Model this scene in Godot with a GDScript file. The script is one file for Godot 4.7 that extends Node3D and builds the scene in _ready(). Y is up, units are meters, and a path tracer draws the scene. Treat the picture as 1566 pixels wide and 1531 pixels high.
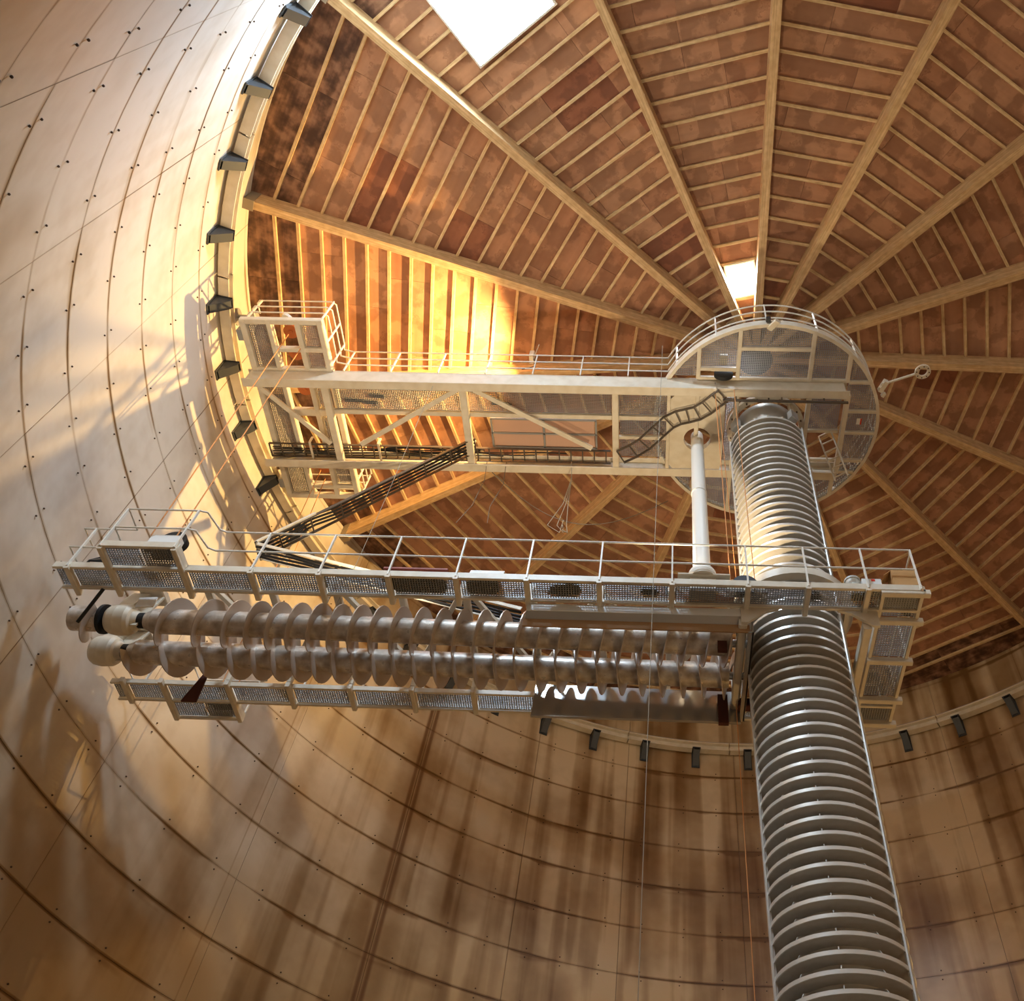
extends Node3D
# Inside of a timber-roofed round storage silo, looking up at the service bridge, the central column and the screw frame.

const WALL_R := 15.0
const SLOPE := 0.1104            # fall of the rafters towards the wall
const RAFTER_BOTTOM := 25.40     # underside of the rafters, extended to the axis
const RAFTER_TH := -110.39       # angle of the first rafter
const BAY := 22.5
const IMG_W := 1566.0
const IMG_H := 1531.0
const FOCAL := 1396.51
const CAM := Vector3(-2.781, 0.0, 13.376)
const CAM_BASIS := Basis(Vector3(0.999197, 0.040042, 0.001301), Vector3(-0.025004, 0.597911, 0.801172), Vector3(0.031303, -0.800562, 0.598432))
const SHIFT := 185.4
const FLOOR_Y := -1.7

var M := {}
var rng := RandomNumberGenerator.new()


# ---------------------------------------------------------------- mesh builder
class MB:
	var v := PackedVector3Array()
	var n := PackedVector3Array()
	var uv := PackedVector2Array()
	var ix := PackedInt32Array()
	var xf := Transform3D()
	var uvo := Vector2.ZERO

	func tri_face(p: Array, uvs: Array) -> void:      # convex polygon, counter-clockwise seen from outside
		var a: Vector3 = p[0]
		var b: Vector3 = p[1]
		var c: Vector3 = p[2]
		var nn := (xf.basis * ((b - a).cross(c - a))).normalized()
		var k := v.size()
		for i in p.size():
			v.append(xf * (p[i] as Vector3)); n.append(nn); uv.append((uvs[i] as Vector2) + uvo)
		for i in range(1, p.size() - 1):
			ix.append(k); ix.append(k + i + 1); ix.append(k + i)

	func quad(a: Vector3, b: Vector3, c: Vector3, d: Vector3) -> void:
		var lu := a.distance_to(b)
		var lv := a.distance_to(d)
		tri_face([a, b, c, d], [Vector2(0, 0), Vector2(lu, 0), Vector2(lu, lv), Vector2(0, lv)])

	func hexa(p: Array) -> void:      # 8 corners: bottom 0-3 counter-clockwise seen from above, top 4-7; u runs along 0->1
		quad(p[3], p[2], p[1], p[0])
		quad(p[4], p[5], p[6], p[7])
		quad(p[0], p[1], p[5], p[4])
		quad(p[2], p[3], p[7], p[6])
		quad(p[1], p[2], p[6], p[5])
		quad(p[3], p[0], p[4], p[7])

	func box(c: Vector3, s: Vector3, b := Basis()) -> void:
		var h := s * 0.5
		var q := []
		for e in [Vector3(-1, -1, 1), Vector3(1, -1, 1), Vector3(1, -1, -1), Vector3(-1, -1, -1), Vector3(-1, 1, 1), Vector3(1, 1, 1), Vector3(1, 1, -1), Vector3(-1, 1, -1)]:
			q.append(c + b * (h * e))
		hexa(q)

	func span(a: Vector3, b: Vector3) -> void:        # box between two opposite corners
		box((a + b) * 0.5, (b - a).abs())

	func bevel_box(c: Vector3, s: Vector3, r: float) -> void:   # box with chamfered edges along its longest (x or z) direction
		var h := s * 0.5
		var along_x := s.x >= s.z
		var w := h.z if along_x else h.x
		var l := h.x if along_x else h.z
		var pr := PackedVector2Array([Vector2(-w + r, -h.y), Vector2(w - r, -h.y), Vector2(w, -h.y + r), Vector2(w, h.y - r), Vector2(w - r, h.y), Vector2(-w + r, h.y), Vector2(-w, h.y - r), Vector2(-w, -h.y + r)])
		var keep := xf
		xf = xf * Transform3D(Basis(Vector3(0, 0, -1), Vector3.UP, Vector3(1, 0, 0)) if along_x else Basis(), c)
		prism(pr, -l, l)
		xf = keep

	func prism(poly: PackedVector2Array, z0: float, z1: float) -> void:   # polygon (counter-clockwise in x,y) extruded along z
		var m := poly.size()
		for i in m:
			var a := poly[i]
			var b := poly[(i + 1) % m]
			quad(Vector3(b.x, b.y, z0), Vector3(b.x, b.y, z1), Vector3(a.x, a.y, z1), Vector3(a.x, a.y, z0))
		var front := []
		var back := []
		var fu := []
		var bu := []
		for i in m:
			front.append(Vector3(poly[i].x, poly[i].y, z1)); fu.append(poly[i])
			back.append(Vector3(poly[m - 1 - i].x, poly[m - 1 - i].y, z0)); bu.append(poly[m - 1 - i])
		var cut := Geometry2D.triangulate_polygon(poly)
		if cut.size() == (m - 2) * 3 and m > 4:
			for i in range(0, cut.size(), 3):
				var a := poly[cut[i]]
				var b := poly[cut[i + 1]]
				var c := poly[cut[i + 2]]
				if (b - a).cross(c - a) < 0.0:
					var t := b
					b = c
					c = t
				tri_face([Vector3(a.x, a.y, z1), Vector3(b.x, b.y, z1), Vector3(c.x, c.y, z1)], [a, b, c])
				tri_face([Vector3(c.x, c.y, z0), Vector3(b.x, b.y, z0), Vector3(a.x, a.y, z0)], [c, b, a])
		else:
			tri_face(front, fu)
			tri_face(back, bu)

	func bar(p: Vector3, q: Vector3, w: float, h: float, up := Vector3.UP) -> void:   # w across, h along up
		var d := q - p
		var l := d.length()
		if l < 1e-5:
			return
		d /= l
		if absf(d.dot(up)) > 0.98:
			up = Vector3.RIGHT if absf(d.x) < 0.9 else Vector3.BACK
		var side := d.cross(up).normalized()
		var u := side.cross(d).normalized()
		box((p + q) * 0.5, Vector3(l, h, w), Basis(d, u, side))

	func tube(p: Vector3, q: Vector3, r: float, k := 8, r2 := -1.0, caps := true) -> void:
		if r2 < 0.0:
			r2 = r
		var d := (q - p)
		var l := d.length()
		if l < 1e-5:
			return
		d /= l
		var a := d.cross(Vector3.UP if absf(d.y) < 0.9 else Vector3.RIGHT).normalized()
		var b := d.cross(a)
		var base := v.size()
		var tilt := (r - r2) / l
		for i in k + 1:
			var t := TAU * i / k
			var o := a * cos(t) + b * sin(t)
			var nn := (xf.basis * (o + d * tilt)).normalized()
			v.append(xf * (p + o * r)); n.append(nn); uv.append(Vector2(0, r * t) + uvo)
			v.append(xf * (q + o * r2)); n.append(nn); uv.append(Vector2(l, r * t) + uvo)
		for i in k:
			var s := base + i * 2
			for e in [s, s + 1, s + 2, s + 2, s + 1, s + 3]:
				ix.append(e)
		if caps:
			var f := []
			var g := []
			var fu := []
			for i in k:
				var t := TAU * i / k
				var o := a * cos(t) + b * sin(t)
				f.append(q + o * r2)
				fu.append(Vector2(cos(t), sin(t)) * r2)
				g.push_front(p + o * r)
			if r2 > 0.0: tri_face(f, fu)
			if r > 0.0: tri_face(g, fu)

	func path(pts: Array, r: float, k := 6) -> void:    # round wire through points
		if pts.size() < 2:
			return
		var base := v.size()
		var run := 0.0
		var a := Vector3.ZERO
		for i in pts.size():
			var p: Vector3 = pts[i]
			var d: Vector3 = (pts[mini(i + 1, pts.size() - 1)] - pts[maxi(i - 1, 0)]).normalized()
			if i == 0:
				a = d.cross(Vector3.UP if absf(d.y) < 0.9 else Vector3.RIGHT).normalized()
			else:
				a = (a - d * a.dot(d)).normalized()
				run += p.distance_to(pts[i - 1])
			var b := d.cross(a)
			for j in k + 1:
				var t := TAU * j / k
				var o := a * cos(t) + b * sin(t)
				v.append(xf * (p + o * r)); n.append((xf.basis * o).normalized()); uv.append(Vector2(run, r * t))
		for i in pts.size() - 1:
			for j in k:
				var s := base + i * (k + 1) + j
				var s2 := s + k + 1
				for e in [s, s2, s + 1, s + 1, s2, s2 + 1]:
					ix.append(e)

	func lathe(prof: Array, k := 32, a0 := 0.0, a1 := TAU) -> void:   # profile of Vector2(r, y), outside on the left hand when going up
		var full := absf(a1 - a0 - TAU) < 1e-4
		for s in prof.size() - 1:
			var p: Vector2 = prof[s]
			var q: Vector2 = prof[s + 1]
			var d := (q - p).normalized()
			var nr := Vector2(d.y, -d.x)
			var base := v.size()
			var run := p.distance_to(q)
			for i in k + 1:
				var t := a0 + (a1 - a0) * i / k
				var e := Vector3(sin(t), 0, -cos(t))
				var nn := (xf.basis * (e * nr.x + Vector3.UP * nr.y)).normalized()
				v.append(xf * (e * p.x + Vector3.UP * p.y)); n.append(nn); uv.append(Vector2(t * p.x, p.y))
				v.append(xf * (e * q.x + Vector3.UP * q.y)); n.append(nn); uv.append(Vector2(t * p.x, p.y + run))
			for i in k:
				var z := base + i * 2
				for e in [z, z + 1, z + 2, z + 2, z + 1, z + 3]:
					ix.append(e)
		if not full:
			pass

	func mesh() -> ArrayMesh:
		for i in range(0, ix.size(), 3):          # front faces run clockwise, seen from the side the normals point to
			var a := ix[i]
			var b := ix[i + 1]
			var c := ix[i + 2]
			if (v[b] - v[a]).cross(v[c] - v[a]).dot(n[a] + n[b] + n[c]) > 0.0:
				ix[i + 1] = c
				ix[i + 2] = b
		var arr := []
		arr.resize(Mesh.ARRAY_MAX)
		arr[Mesh.ARRAY_VERTEX] = v
		arr[Mesh.ARRAY_NORMAL] = n
		arr[Mesh.ARRAY_TEX_UV] = uv
		arr[Mesh.ARRAY_INDEX] = ix
		var m := ArrayMesh.new()
		m.add_surface_from_arrays(Mesh.PRIMITIVE_TRIANGLES, arr)
		return m


# ---------------------------------------------------------------- scene helpers
var used := {}

func numbered(called: String) -> String:
	var k: int = used.get(called, 0)
	used[called] = k + 1
	return called if k == 0 else "%s_%03d" % [called, k]

func part(called: String, mb, mat: Material, parent: Node3D, kind := "") -> MeshInstance3D:
	var o := MeshInstance3D.new()
	o.name = called
	o.mesh = mb if mb is Mesh else mb.mesh()
	o.material_override = mat
	var k := 0
	while parent.has_node(NodePath(o.name)):
		k += 1
		o.name = "%s_%03d" % [called, k]
	parent.add_child(o, true)
	if kind:
		o.set_meta("kind", kind)
	return o

var counts := {}
func piece(called: String, m: Mesh, mat: Material, parent: Node3D) -> MeshInstance3D:    # like part(), quick for many alike pieces
	var key := "%d/%s" % [parent.get_instance_id(), called]
	var k: int = counts.get(key, 0)
	counts[key] = k + 1
	var o := MeshInstance3D.new()
	o.name = called if k == 0 else "%s_%03d" % [called, k]
	o.mesh = m
	o.material_override = mat
	parent.add_child(o, true)
	return o

func thing(called: String, label: String, category: String, at := Vector3.ZERO, group := "") -> Node3D:
	var o := Node3D.new()
	o.name = numbered(called)
	add_child(o, true)
	o.position = at
	o.set_meta("label", label)
	o.set_meta("category", category)
	if group:
		o.set_meta("group", group)
	return o

func setting(called: String) -> Node3D:
	var o := Node3D.new()
	o.name = called
	add_child(o, true)
	o.set_meta("kind", "structure")
	return o

func lone(called: String, mb, mat: Material, label: String, category: String, at := Vector3.ZERO, group := "") -> MeshInstance3D:
	var o := MeshInstance3D.new()
	o.name = numbered(called)
	o.mesh = mb if mb is Mesh else mb.mesh()
	o.material_override = mat
	o.position = at
	add_child(o, true)
	o.set_meta("label", label)
	o.set_meta("category", category)
	if group:
		o.set_meta("group", group)
	return o

func polar(r: float, deg: float, y := 0.0) -> Vector3:
	var t := deg_to_rad(deg)
	return Vector3(r * sin(t), y, -r * cos(t))

func in_frame(p: Vector3, margin := 30.0) -> bool:
	var q := CAM_BASIS.transposed() * (p - CAM)
	if q.z > -0.2:
		return false
	var x := IMG_W / 2 + SHIFT + FOCAL * q.x / -q.z
	var y := IMG_H / 2 - FOCAL * q.y / -q.z
	return x > -margin and x < IMG_W + margin and y > -margin and y < IMG_H + margin


# ---------------------------------------------------------------- materials
func mat(col: Color, rough := 0.6, metal := 0.0) -> StandardMaterial3D:
	var m := StandardMaterial3D.new()
	m.albedo_color = col
	m.roughness = rough
	m.metallic = metal
	return m

func noise_img(w: int, h: int, freq: float, sd: int, oct := 4, kind := FastNoiseLite.TYPE_SIMPLEX_SMOOTH, seamless := true) -> PackedByteArray:
	var f := FastNoiseLite.new()
	f.seed = sd
	f.frequency = freq
	f.noise_type = kind
	f.fractal_octaves = oct
	var im: Image = f.get_seamless_image(w, h, false, false, 0.12, true) if seamless else f.get_image(w, h, false, false, true)
	im.convert(Image.FORMAT_L8)
	return im.get_data()

func stretched(w: int, h: int, sx: int, sy: int, freq: float, sd: int, oct := 4) -> PackedByteArray:   # noise drawn out along x by sx and along y by sy
	var f := FastNoiseLite.new()
	f.seed = sd
	f.frequency = freq
	f.fractal_octaves = oct
	var im: Image = f.get_seamless_image(maxi(4, w / sx), maxi(4, h / sy), false, false, 0.12, true)
	im.convert(Image.FORMAT_L8)
	im.resize(w, h, Image.INTERPOLATE_CUBIC)
	return im.get_data()

func tex(w: int, h: int, data: PackedByteArray) -> ImageTexture:
	return ImageTexture.create_from_image(Image.create_from_data(w, h, false, Image.FORMAT_RGB8, data))

func ramp_tex(w: int, h: int, dark: Color, light: Color, fn: Callable) -> ImageTexture:
	var d := PackedByteArray()
	d.resize(w * h * 3)
	for i in w * h:
		var c := dark.lerp(light, clampf(fn.call(i), 0.0, 1.0))
		d[i * 3] = int(c.r * 255.0); d[i * 3 + 1] = int(c.g * 255.0); d[i * 3 + 2] = int(c.b * 255.0)
	return tex(w, h, d)

func make_materials() -> void:
	# painted steel
	M.cream = mat(Color(0.86, 0.82, 0.74), 0.45)
	var pn := noise_img(256, 256, 0.02, 5)
	M.cream.albedo_texture = ramp_tex(256, 256, Color(0.95, 0.935, 0.91), Color(1, 1, 1), func(i): return pn[i] / 255.0 * 1.4)
	M.cream.uv1_scale = Vector3(0.5, 0.5, 1)
	M.rail = mat(Color(0.90, 0.88, 0.83), 0.4)
	M.pipe = mat(Color(0.91, 0.89, 0.84), 0.4)
	M.grate = mat(Color(0.56, 0.56, 0.56), 0.5, 0.2)
	M.dark = mat(Color(0.20, 0.20, 0.20), 0.55, 0.3)
	M.bracket = mat(Color(0.30, 0.31, 0.32), 0.5, 0.5)
	M.shoe = mat(Color(0.60, 0.54, 0.45), 0.6, 0.1)
	M.bolt = mat(Color(0.34, 0.26, 0.20), 0.7, 0.1)
	M.black = mat(Color(0.05, 0.05, 0.055), 0.6)
	M.cable = mat(Color(0.08, 0.075, 0.07), 0.6)
	M.tray = mat(Color(0.38, 0.34, 0.30), 0.5, 0.5)
	M.rope = mat(Color(0.82, 0.55, 0.30), 0.7)
	M.wire = mat(Color(0.60, 0.56, 0.48), 0.6)
	M.darkwire = mat(Color(0.45, 0.40, 0.34), 0.6)
	M.orange = mat(Color(0.66, 0.36, 0.17), 0.55)
	M.grey = mat(Color(0.62, 0.62, 0.61), 0.45, 0.3)
	M.plastic_white = mat(Color(0.90, 0.90, 0.88), 0.5)
	M.bucket = mat(Color(0.80, 0.80, 0.76), 0.45)
	M.card = mat(Color(0.76, 0.58, 0.36), 0.85)
	M.redpipe = mat(Color(0.55, 0.27, 0.22), 0.5)
	M.red = mat(Color(0.85, 0.22, 0.12), 0.6)
	M.rust = mat(Color(0.30, 0.13, 0.07), 0.85)
	M.rubber = mat(Color(0.62, 0.47, 0.30), 0.7)
	M.mat_dark = mat(Color(0.22, 0.215, 0.20), 0.9)
	M.foam = mat(Color(0.78, 0.63, 0.54), 0.9)
	M.seam = mat(Color(0.20, 0.14, 0.09), 0.9)
	# bright stainless of the screws: scratched, with caked sugar
	var s1 := stretched(512, 512, 6, 1, 0.03, 11)
	var s2 := noise_img(512, 512, 0.012, 12, 5)
	M.screw = mat(Color(0.88, 0.85, 0.81), 1.0, 0.35)
	var cr := FastNoiseLite.new()
	cr.seed = 13
	cr.frequency = 0.02
	cr.fractal_octaves = 4
	var crim := cr.get_seamless_image(512, 512)
	crim.bump_map_to_normal_map(3.0)
	M.screw.normal_enabled = true
	M.screw.normal_texture = ImageTexture.create_from_image(crim)
	M.screw.normal_scale = 0.2
	M.screw.albedo_texture = ramp_tex(512, 512, Color(0.72, 0.68, 0.63), Color(1, 1, 1), func(i): return s2[i] / 255.0 * 1.1 + (s1[i] / 255.0 - 0.5) * 0.25)
	M.screw.roughness_texture = ramp_tex(512, 512, Color(0.24, 0.24, 0.24), Color(0.48, 0.48, 0.48), func(i): return 1.0 - s2[i] / 255.0 + (s1[i] / 255.0 - 0.5) * 0.4)
	M.screw.uv1_scale = Vector3(0.5, 0.5, 1)
	M.flight = mat(Color(0.74, 0.68, 0.62), 0.42, 0.35)
	M.sheet = mat(Color(0.74, 0.73, 0.71), 0.15, 0.6)
	M.galv = mat(Color(0.70, 0.69, 0.67), 0.45, 0.3)
	# column of galvanised rings
	M.ring = mat(Color(0.74, 0.71, 0.66), 0.55, 0.1)
	M.ring.albedo_texture = M.cream.albedo_texture
	M.lip = mat(Color(0.86, 0.84, 0.80), 0.38, 0.35)
	M.core = mat(Color(0.80, 0.77, 0.70), 0.5, 0.1)
	M.head = mat(Color(0.74, 0.74, 0.72), 0.35, 0.3)
	# plywood: grain along the sheet, water stains
	var g1 := stretched(512, 512, 16, 1, 0.035, 21, 5)
	var g2 := noise_img(512, 512, 0.010, 22, 5)
	var g3 := noise_img(512, 512, 0.022, 23, 3)
	var ply := ramp_tex(512, 512, Color(0.50, 0.42, 0.37), Color(1.0, 1.0, 1.0), func(i):
		var stain := smoothstep(0.40, 0.60, g2[i] / 255.0) * 0.30 + 0.70
		var line := 1.0 - 0.28 * (1.0 - smoothstep(0.0, 0.022, absf(g2[i] / 255.0 - 0.55))) * smoothstep(0.45, 0.65, g3[i] / 255.0)
		return stain * line * (0.84 + 0.16 * g1[i] / 255.0) * (0.92 + 0.16 * g3[i] / 255.0))
	M.ply = []
	for c in [Color(0.74, 0.55, 0.42), Color(0.75, 0.56, 0.43), Color(0.73, 0.54, 0.41), Color(0.73, 0.53, 0.40), Color(0.70, 0.50, 0.375)]:
		var p := mat(c, 0.62)
		p.albedo_texture = ply
		p.uv1_scale = Vector3(0.21, 0.21, 1)
		M.ply.append(p)
	M.ply_damp = mat(Color(0.60, 0.44, 0.34), 0.62)          # darkened by damp along the eaves
	M.ply_damp.albedo_texture = ramp_tex(512, 512, Color(0.48, 0.42, 0.38), Color(1, 1, 1), func(i): return smoothstep(0.25, 0.85, g2[i] / 255.0 * 0.6 + g3[i] / 255.0 * 0.25 + g1[i] / 255.0 * 0.25))
	M.ply_damp.uv1_scale = Vector3(0.30, 0.30, 1)
	M.ply_red = mat(Color(0.60, 0.37, 0.26), 0.6)
	M.ply_red.albedo_texture = ply
	M.ply_red.uv1_scale = Vector3(0.21, 0.21, 1)
	# glued beams and laths
	var b1 := stretched(512, 128, 24, 1, 0.05, 31, 4)
	var b2 := noise_img(512, 128, 0.015, 32, 4)
	var woodtex := ramp_tex(512, 128, Color(0.70, 0.60, 0.48), Color(1, 1, 1), func(i): return 0.25 + b1[i] / 255.0 * 0.6 + b2[i] / 255.0 * 0.35)
	M.beam = mat(Color(0.88, 0.75, 0.56), 0.5)
	M.beam.albedo_texture = woodtex
	M.beam.uv1_scale = Vector3(0.4, 2.0, 1)
	M.lath = mat(Color(0.90, 0.79, 0.61), 0.6)
	M.lath.albedo_texture = woodtex
	M.lath.uv1_scale = Vector3(0.5, 3.0, 1)
	# floor
	var f1 := noise_img(256, 256, 0.02, 41, 5)
	M.floor = mat(Color(0.62, 0.55, 0.45), 0.8)
	M.floor.albedo_texture = ramp_tex(256, 256, Color(0.7, 0.68, 0.64), Color(1, 1, 1), func(i): return f1[i] / 255.0)
	M.floor.uv1_scale = Vector3(0.2, 0.2, 1)
	wall_material()

const WT0 := -165.0      # the wall picture runs from this angle ...
const WTS := 240.0       # ... over this many degrees
const WY1 := 24.6
const WYS := 20.0

func wall_material() -> void:
	var w := 2048
	var h := 720
	var coarse := noise_img(w, h, 0.006, 51, 5, FastNoiseLite.TYPE_SIMPLEX_SMOOTH, false)
	var fine := noise_img(w, h, 0.06, 52, 3, FastNoiseLite.TYPE_SIMPLEX_SMOOTH, false)
	var streak := stretched(w, h, 1, 26, 0.03, 53, 5)
	var wide := stretched(w, h, 1, 8, 0.012, 54, 3)
	var along := stretched(w, h, 10, 1, 0.06, 55, 3)
	var clean := Color(0.862, 0.838, 0.80)
	var d := PackedByteArray()
	d.resize(w * h * 3)
	var vert := [-150.0, -135.5, -121.0, -107.2, -93.0, -78.5, -61.0, -43.3, -27.7, -14.6, 0.6, 14.0, 28.0, 42.5]
	# per column: how soiled the wall is at this angle, and how near a vertical joint
	var soil := PackedFloat32Array()
	var jn := PackedFloat32Array()
	soil.resize(w); jn.resize(w)
	for x in w:
		var th := WT0 + WTS * (x + 0.5) / w
		soil[x] = lerpf(0.10, 1.0, smoothstep(-88.0, -20.0, th))
		var near := 99.0
		for a in vert:
			near = minf(near, absf(th - a) * 0.262)
		jn[x] = near
	for y in h:
		var hy := WY1 - WYS * (y + 0.5) / h
		var k := fposmod(hy, 1.5)
		var below := (1.5 - k) if k > 0.75 else 9.0      # metres under the joint above
		var above := k if k <= 0.75 else 9.0
		var dist := minf(below, above)
		for x in w:
			var i := y * w + x
			var co := coarse[i] / 255.0
			var fi := fine[i] / 255.0
			var st := streak[i] / 255.0
			var wd := wide[i] / 255.0
			var al := along[(y * w + x)] / 255.0
			var so := soil[x]
			var t := 0.0                                   # dirt, then a browner tone low on the left
			t += so * (smoothstep(0.38, 0.85, wd) * 0.62 + smoothstep(0.42, 0.75, st) * 0.42 + (co - 0.40) * 0.75)
			t += (1.0 - so) * (co - 0.5) * 0.28
			t += (fi - 0.5) * 0.10
			# caked dust along the joints, ragged
			var rag := 0.05 + 0.22 * smoothstep(0.45, 0.8, al + (co - 0.5) * 0.8)
			if below < 9.0:
				t += (0.20 + 0.40 * so) * (1.0 - smoothstep(0.0, rag, below)) * smoothstep(0.30, 0.62, al)
			t += 0.70 * (1.0 - smoothstep(0.010, 0.060, dist)) * (0.30 + 0.70 * smoothstep(0.35, 0.6, al))
			t += 0.30 * (1.0 - smoothstep(0.0, 0.02, jn[x]))
			t = clampf(t, 0.0, 1.0)
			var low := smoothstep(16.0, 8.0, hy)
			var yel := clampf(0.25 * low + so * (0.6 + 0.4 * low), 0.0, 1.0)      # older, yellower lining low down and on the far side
			t = clampf(t + (1.0 - so) * 0.62 * smoothstep(13.5, 8.5, hy + (co - 0.5) * 5.0), 0.0, 1.0)  # left lining turns browner towards the bottom, with an uneven edge
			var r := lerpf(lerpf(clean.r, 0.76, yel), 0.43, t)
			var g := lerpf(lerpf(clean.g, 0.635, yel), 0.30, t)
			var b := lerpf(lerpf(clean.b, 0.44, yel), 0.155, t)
			var th := WT0 + WTS * (x + 0.5) / w
			if absf(th + 43.3) < 0.85:                     # rust-brown run-off under a roof leak
				var e := absf(absf(th + 43.3) - 0.42)
				var q := (1.0 - smoothstep(0.05, 0.4, e)) * (0.45 + 0.4 * st)
				r = lerpf(r, 0.34, q); g = lerpf(g, 0.20, q); b = lerpf(b, 0.09, q)
			d[i * 3] = int(r * 255.0); d[i * 3 + 1] = int(g * 255.0); d[i * 3 + 2] = int(b * 255.0)
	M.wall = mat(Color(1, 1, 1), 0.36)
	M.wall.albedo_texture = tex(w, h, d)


# ---------------------------------------------------------------- building
func _ready() -> void:
	rng.seed = 7
	camera_and_light()
	make_materials()
	walls()
	roof()
	column()
	ring_rail()
	bridge()
	screw_frame()
	screws()
	pipe_and_arms()
	ropes_and_wires()
	small_things()


func camera_and_light() -> void:
	var cam := Camera3D.new()
	cam.name = "camera"
	cam.projection = Camera3D.PROJECTION_FRUSTUM
	cam.near = 0.1
	cam.far = 200.0
	cam.size = 0.1 * IMG_H / FOCAL
	cam.frustum_offset = Vector2(-0.1 * SHIFT / FOCAL, 0.0)
	cam.transform = Transform3D(CAM_BASIS, CAM)
	add_child(cam)
	var e := WorldEnvironment.new()
	e.name = "surroundings"
	var env := Environment.new()
	env.background_mode = Environment.BG_SKY
	var sky := Sky.new()
	var sm := ProceduralSkyMaterial.new()
	sm.sky_top_color = Color(0.55, 0.70, 0.95)
	sm.sky_horizon_color = Color(0.85, 0.90, 0.97)
	sm.ground_bottom_color = Color(0.35, 0.33, 0.30)
	sm.ground_horizon_color = Color(0.60, 0.60, 0.58)
	sky.sky_material = sm
	env.sky = sky
	env.tonemap_mode = Environment.TONE_MAPPER_LINEAR
	env.tonemap_exposure = 1.0
	env.sdfgi_enabled = true
	env.ssao_enabled = true
	env.ssil_enabled = true
	e.environment = env
	add_child(e)
	# daylight through the two rooflights
	area("rooflight_daylight", roof_point(-144.14, 12.45, 25.98), -144.14, Vector2(2.3, 2.3), Color(0.80, 0.90, 1.0), 345.0)
	area("hatch_daylight", roof_point(-166.6, 2.6, 25.98), -166.6, Vector2(0.8, 1.0), Color(0.93, 0.96, 1.0), 26.0)
	# a third rooflight, unseen on the right, added to fill the room
	area("added_rooflight_daylight", roof_point(125.86, 12.45, 25.98), 125.86, Vector2(2.3, 2.3), Color(0.90, 0.95, 1.0), 42.0)
	# unseen fill lamps added on the silo floor
	lamp(Vector3(6.0, FLOOR_Y + 1.6, 9.5), Color(1.0, 0.84, 0.62), 8.0, "added fill lamp on a short stand on the floor, near the wall to the right")
	lamp(Vector3(3.5, FLOOR_Y + 1.6, -4.0), Color(1.0, 0.80, 0.50), 24.0, "added fill lamp on a short stand on the floor, behind the column")


func roof_point(deg: float, r: float, base: float) -> Vector3:
	return polar(r, deg, base - SLOPE * r)

func area(called: String, at: Vector3, deg: float, s: Vector2, col: Color, energy: float) -> void:
	var l := AreaLight3D.new()
	l.name = called
	l.area_size = s
	l.light_color = col
	l.light_energy = energy
	l.shadow_enabled = true
	l.area_range = 60.0
	l.area_attenuation = 2.0
	add_child(l)
	l.transform = Transform3D(Basis(Vector3.UP, deg_to_rad(-deg)) * Basis(Vector3.RIGHT, -PI / 2), at)

func lamp(at: Vector3, col: Color, energy: float, label: String) -> void:     # builds an added fill lamp on a short stand, outside the view
	var t := thing("added_floor_lamp", label, "lamp", Vector3(at.x, FLOOR_Y, at.z), "added fill lamps on the floor")
	var h := at.y - FLOOR_Y
	var a := MB.new()
	a.tube(Vector3(0, 0, 0), Vector3(0, h - 0.12, 0), 0.02)
	for k in 3:
		a.tube(Vector3(0, 0.45, 0), polar(0.4, k * 120.0, 0.0), 0.012)
	part("stand", a, M_stub("stand", Color(0.15, 0.15, 0.15)), t)
	var b := MB.new()
	b.box(Vector3(0, h - 0.12, 0), Vector3(0.26, 0.04, 0.2))
	part("housing", b, M_stub("stand", Color(0.15, 0.15, 0.15)), t)
	var g := MB.new()
	g.box(Vector3(0, h - 0.085, 0), Vector3(0.22, 0.02, 0.16))
	var gm := mat(Color(1, 1, 1))
	gm.emission_enabled = true
	gm.emission = col
	gm.emission_energy_multiplier = 8.0
	part("lamp_glass", g, gm, t)
	var l := OmniLight3D.new()
	l.name = "added_floor_light"
	l.light_color = col
	l.light_energy = energy
	l.light_size = 0.12
	l.omni_range = 60.0
	l.omni_attenuation = 2.0
	l.shadow_enabled = true
	t.add_child(l)
	l.position = Vector3(0, h + 0.08, 0)

var stubs := {}
func M_stub(k: String, c: Color) -> StandardMaterial3D:
	if not stubs.has(k):
		stubs[k] = mat(c)
	return stubs[k]


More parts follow.
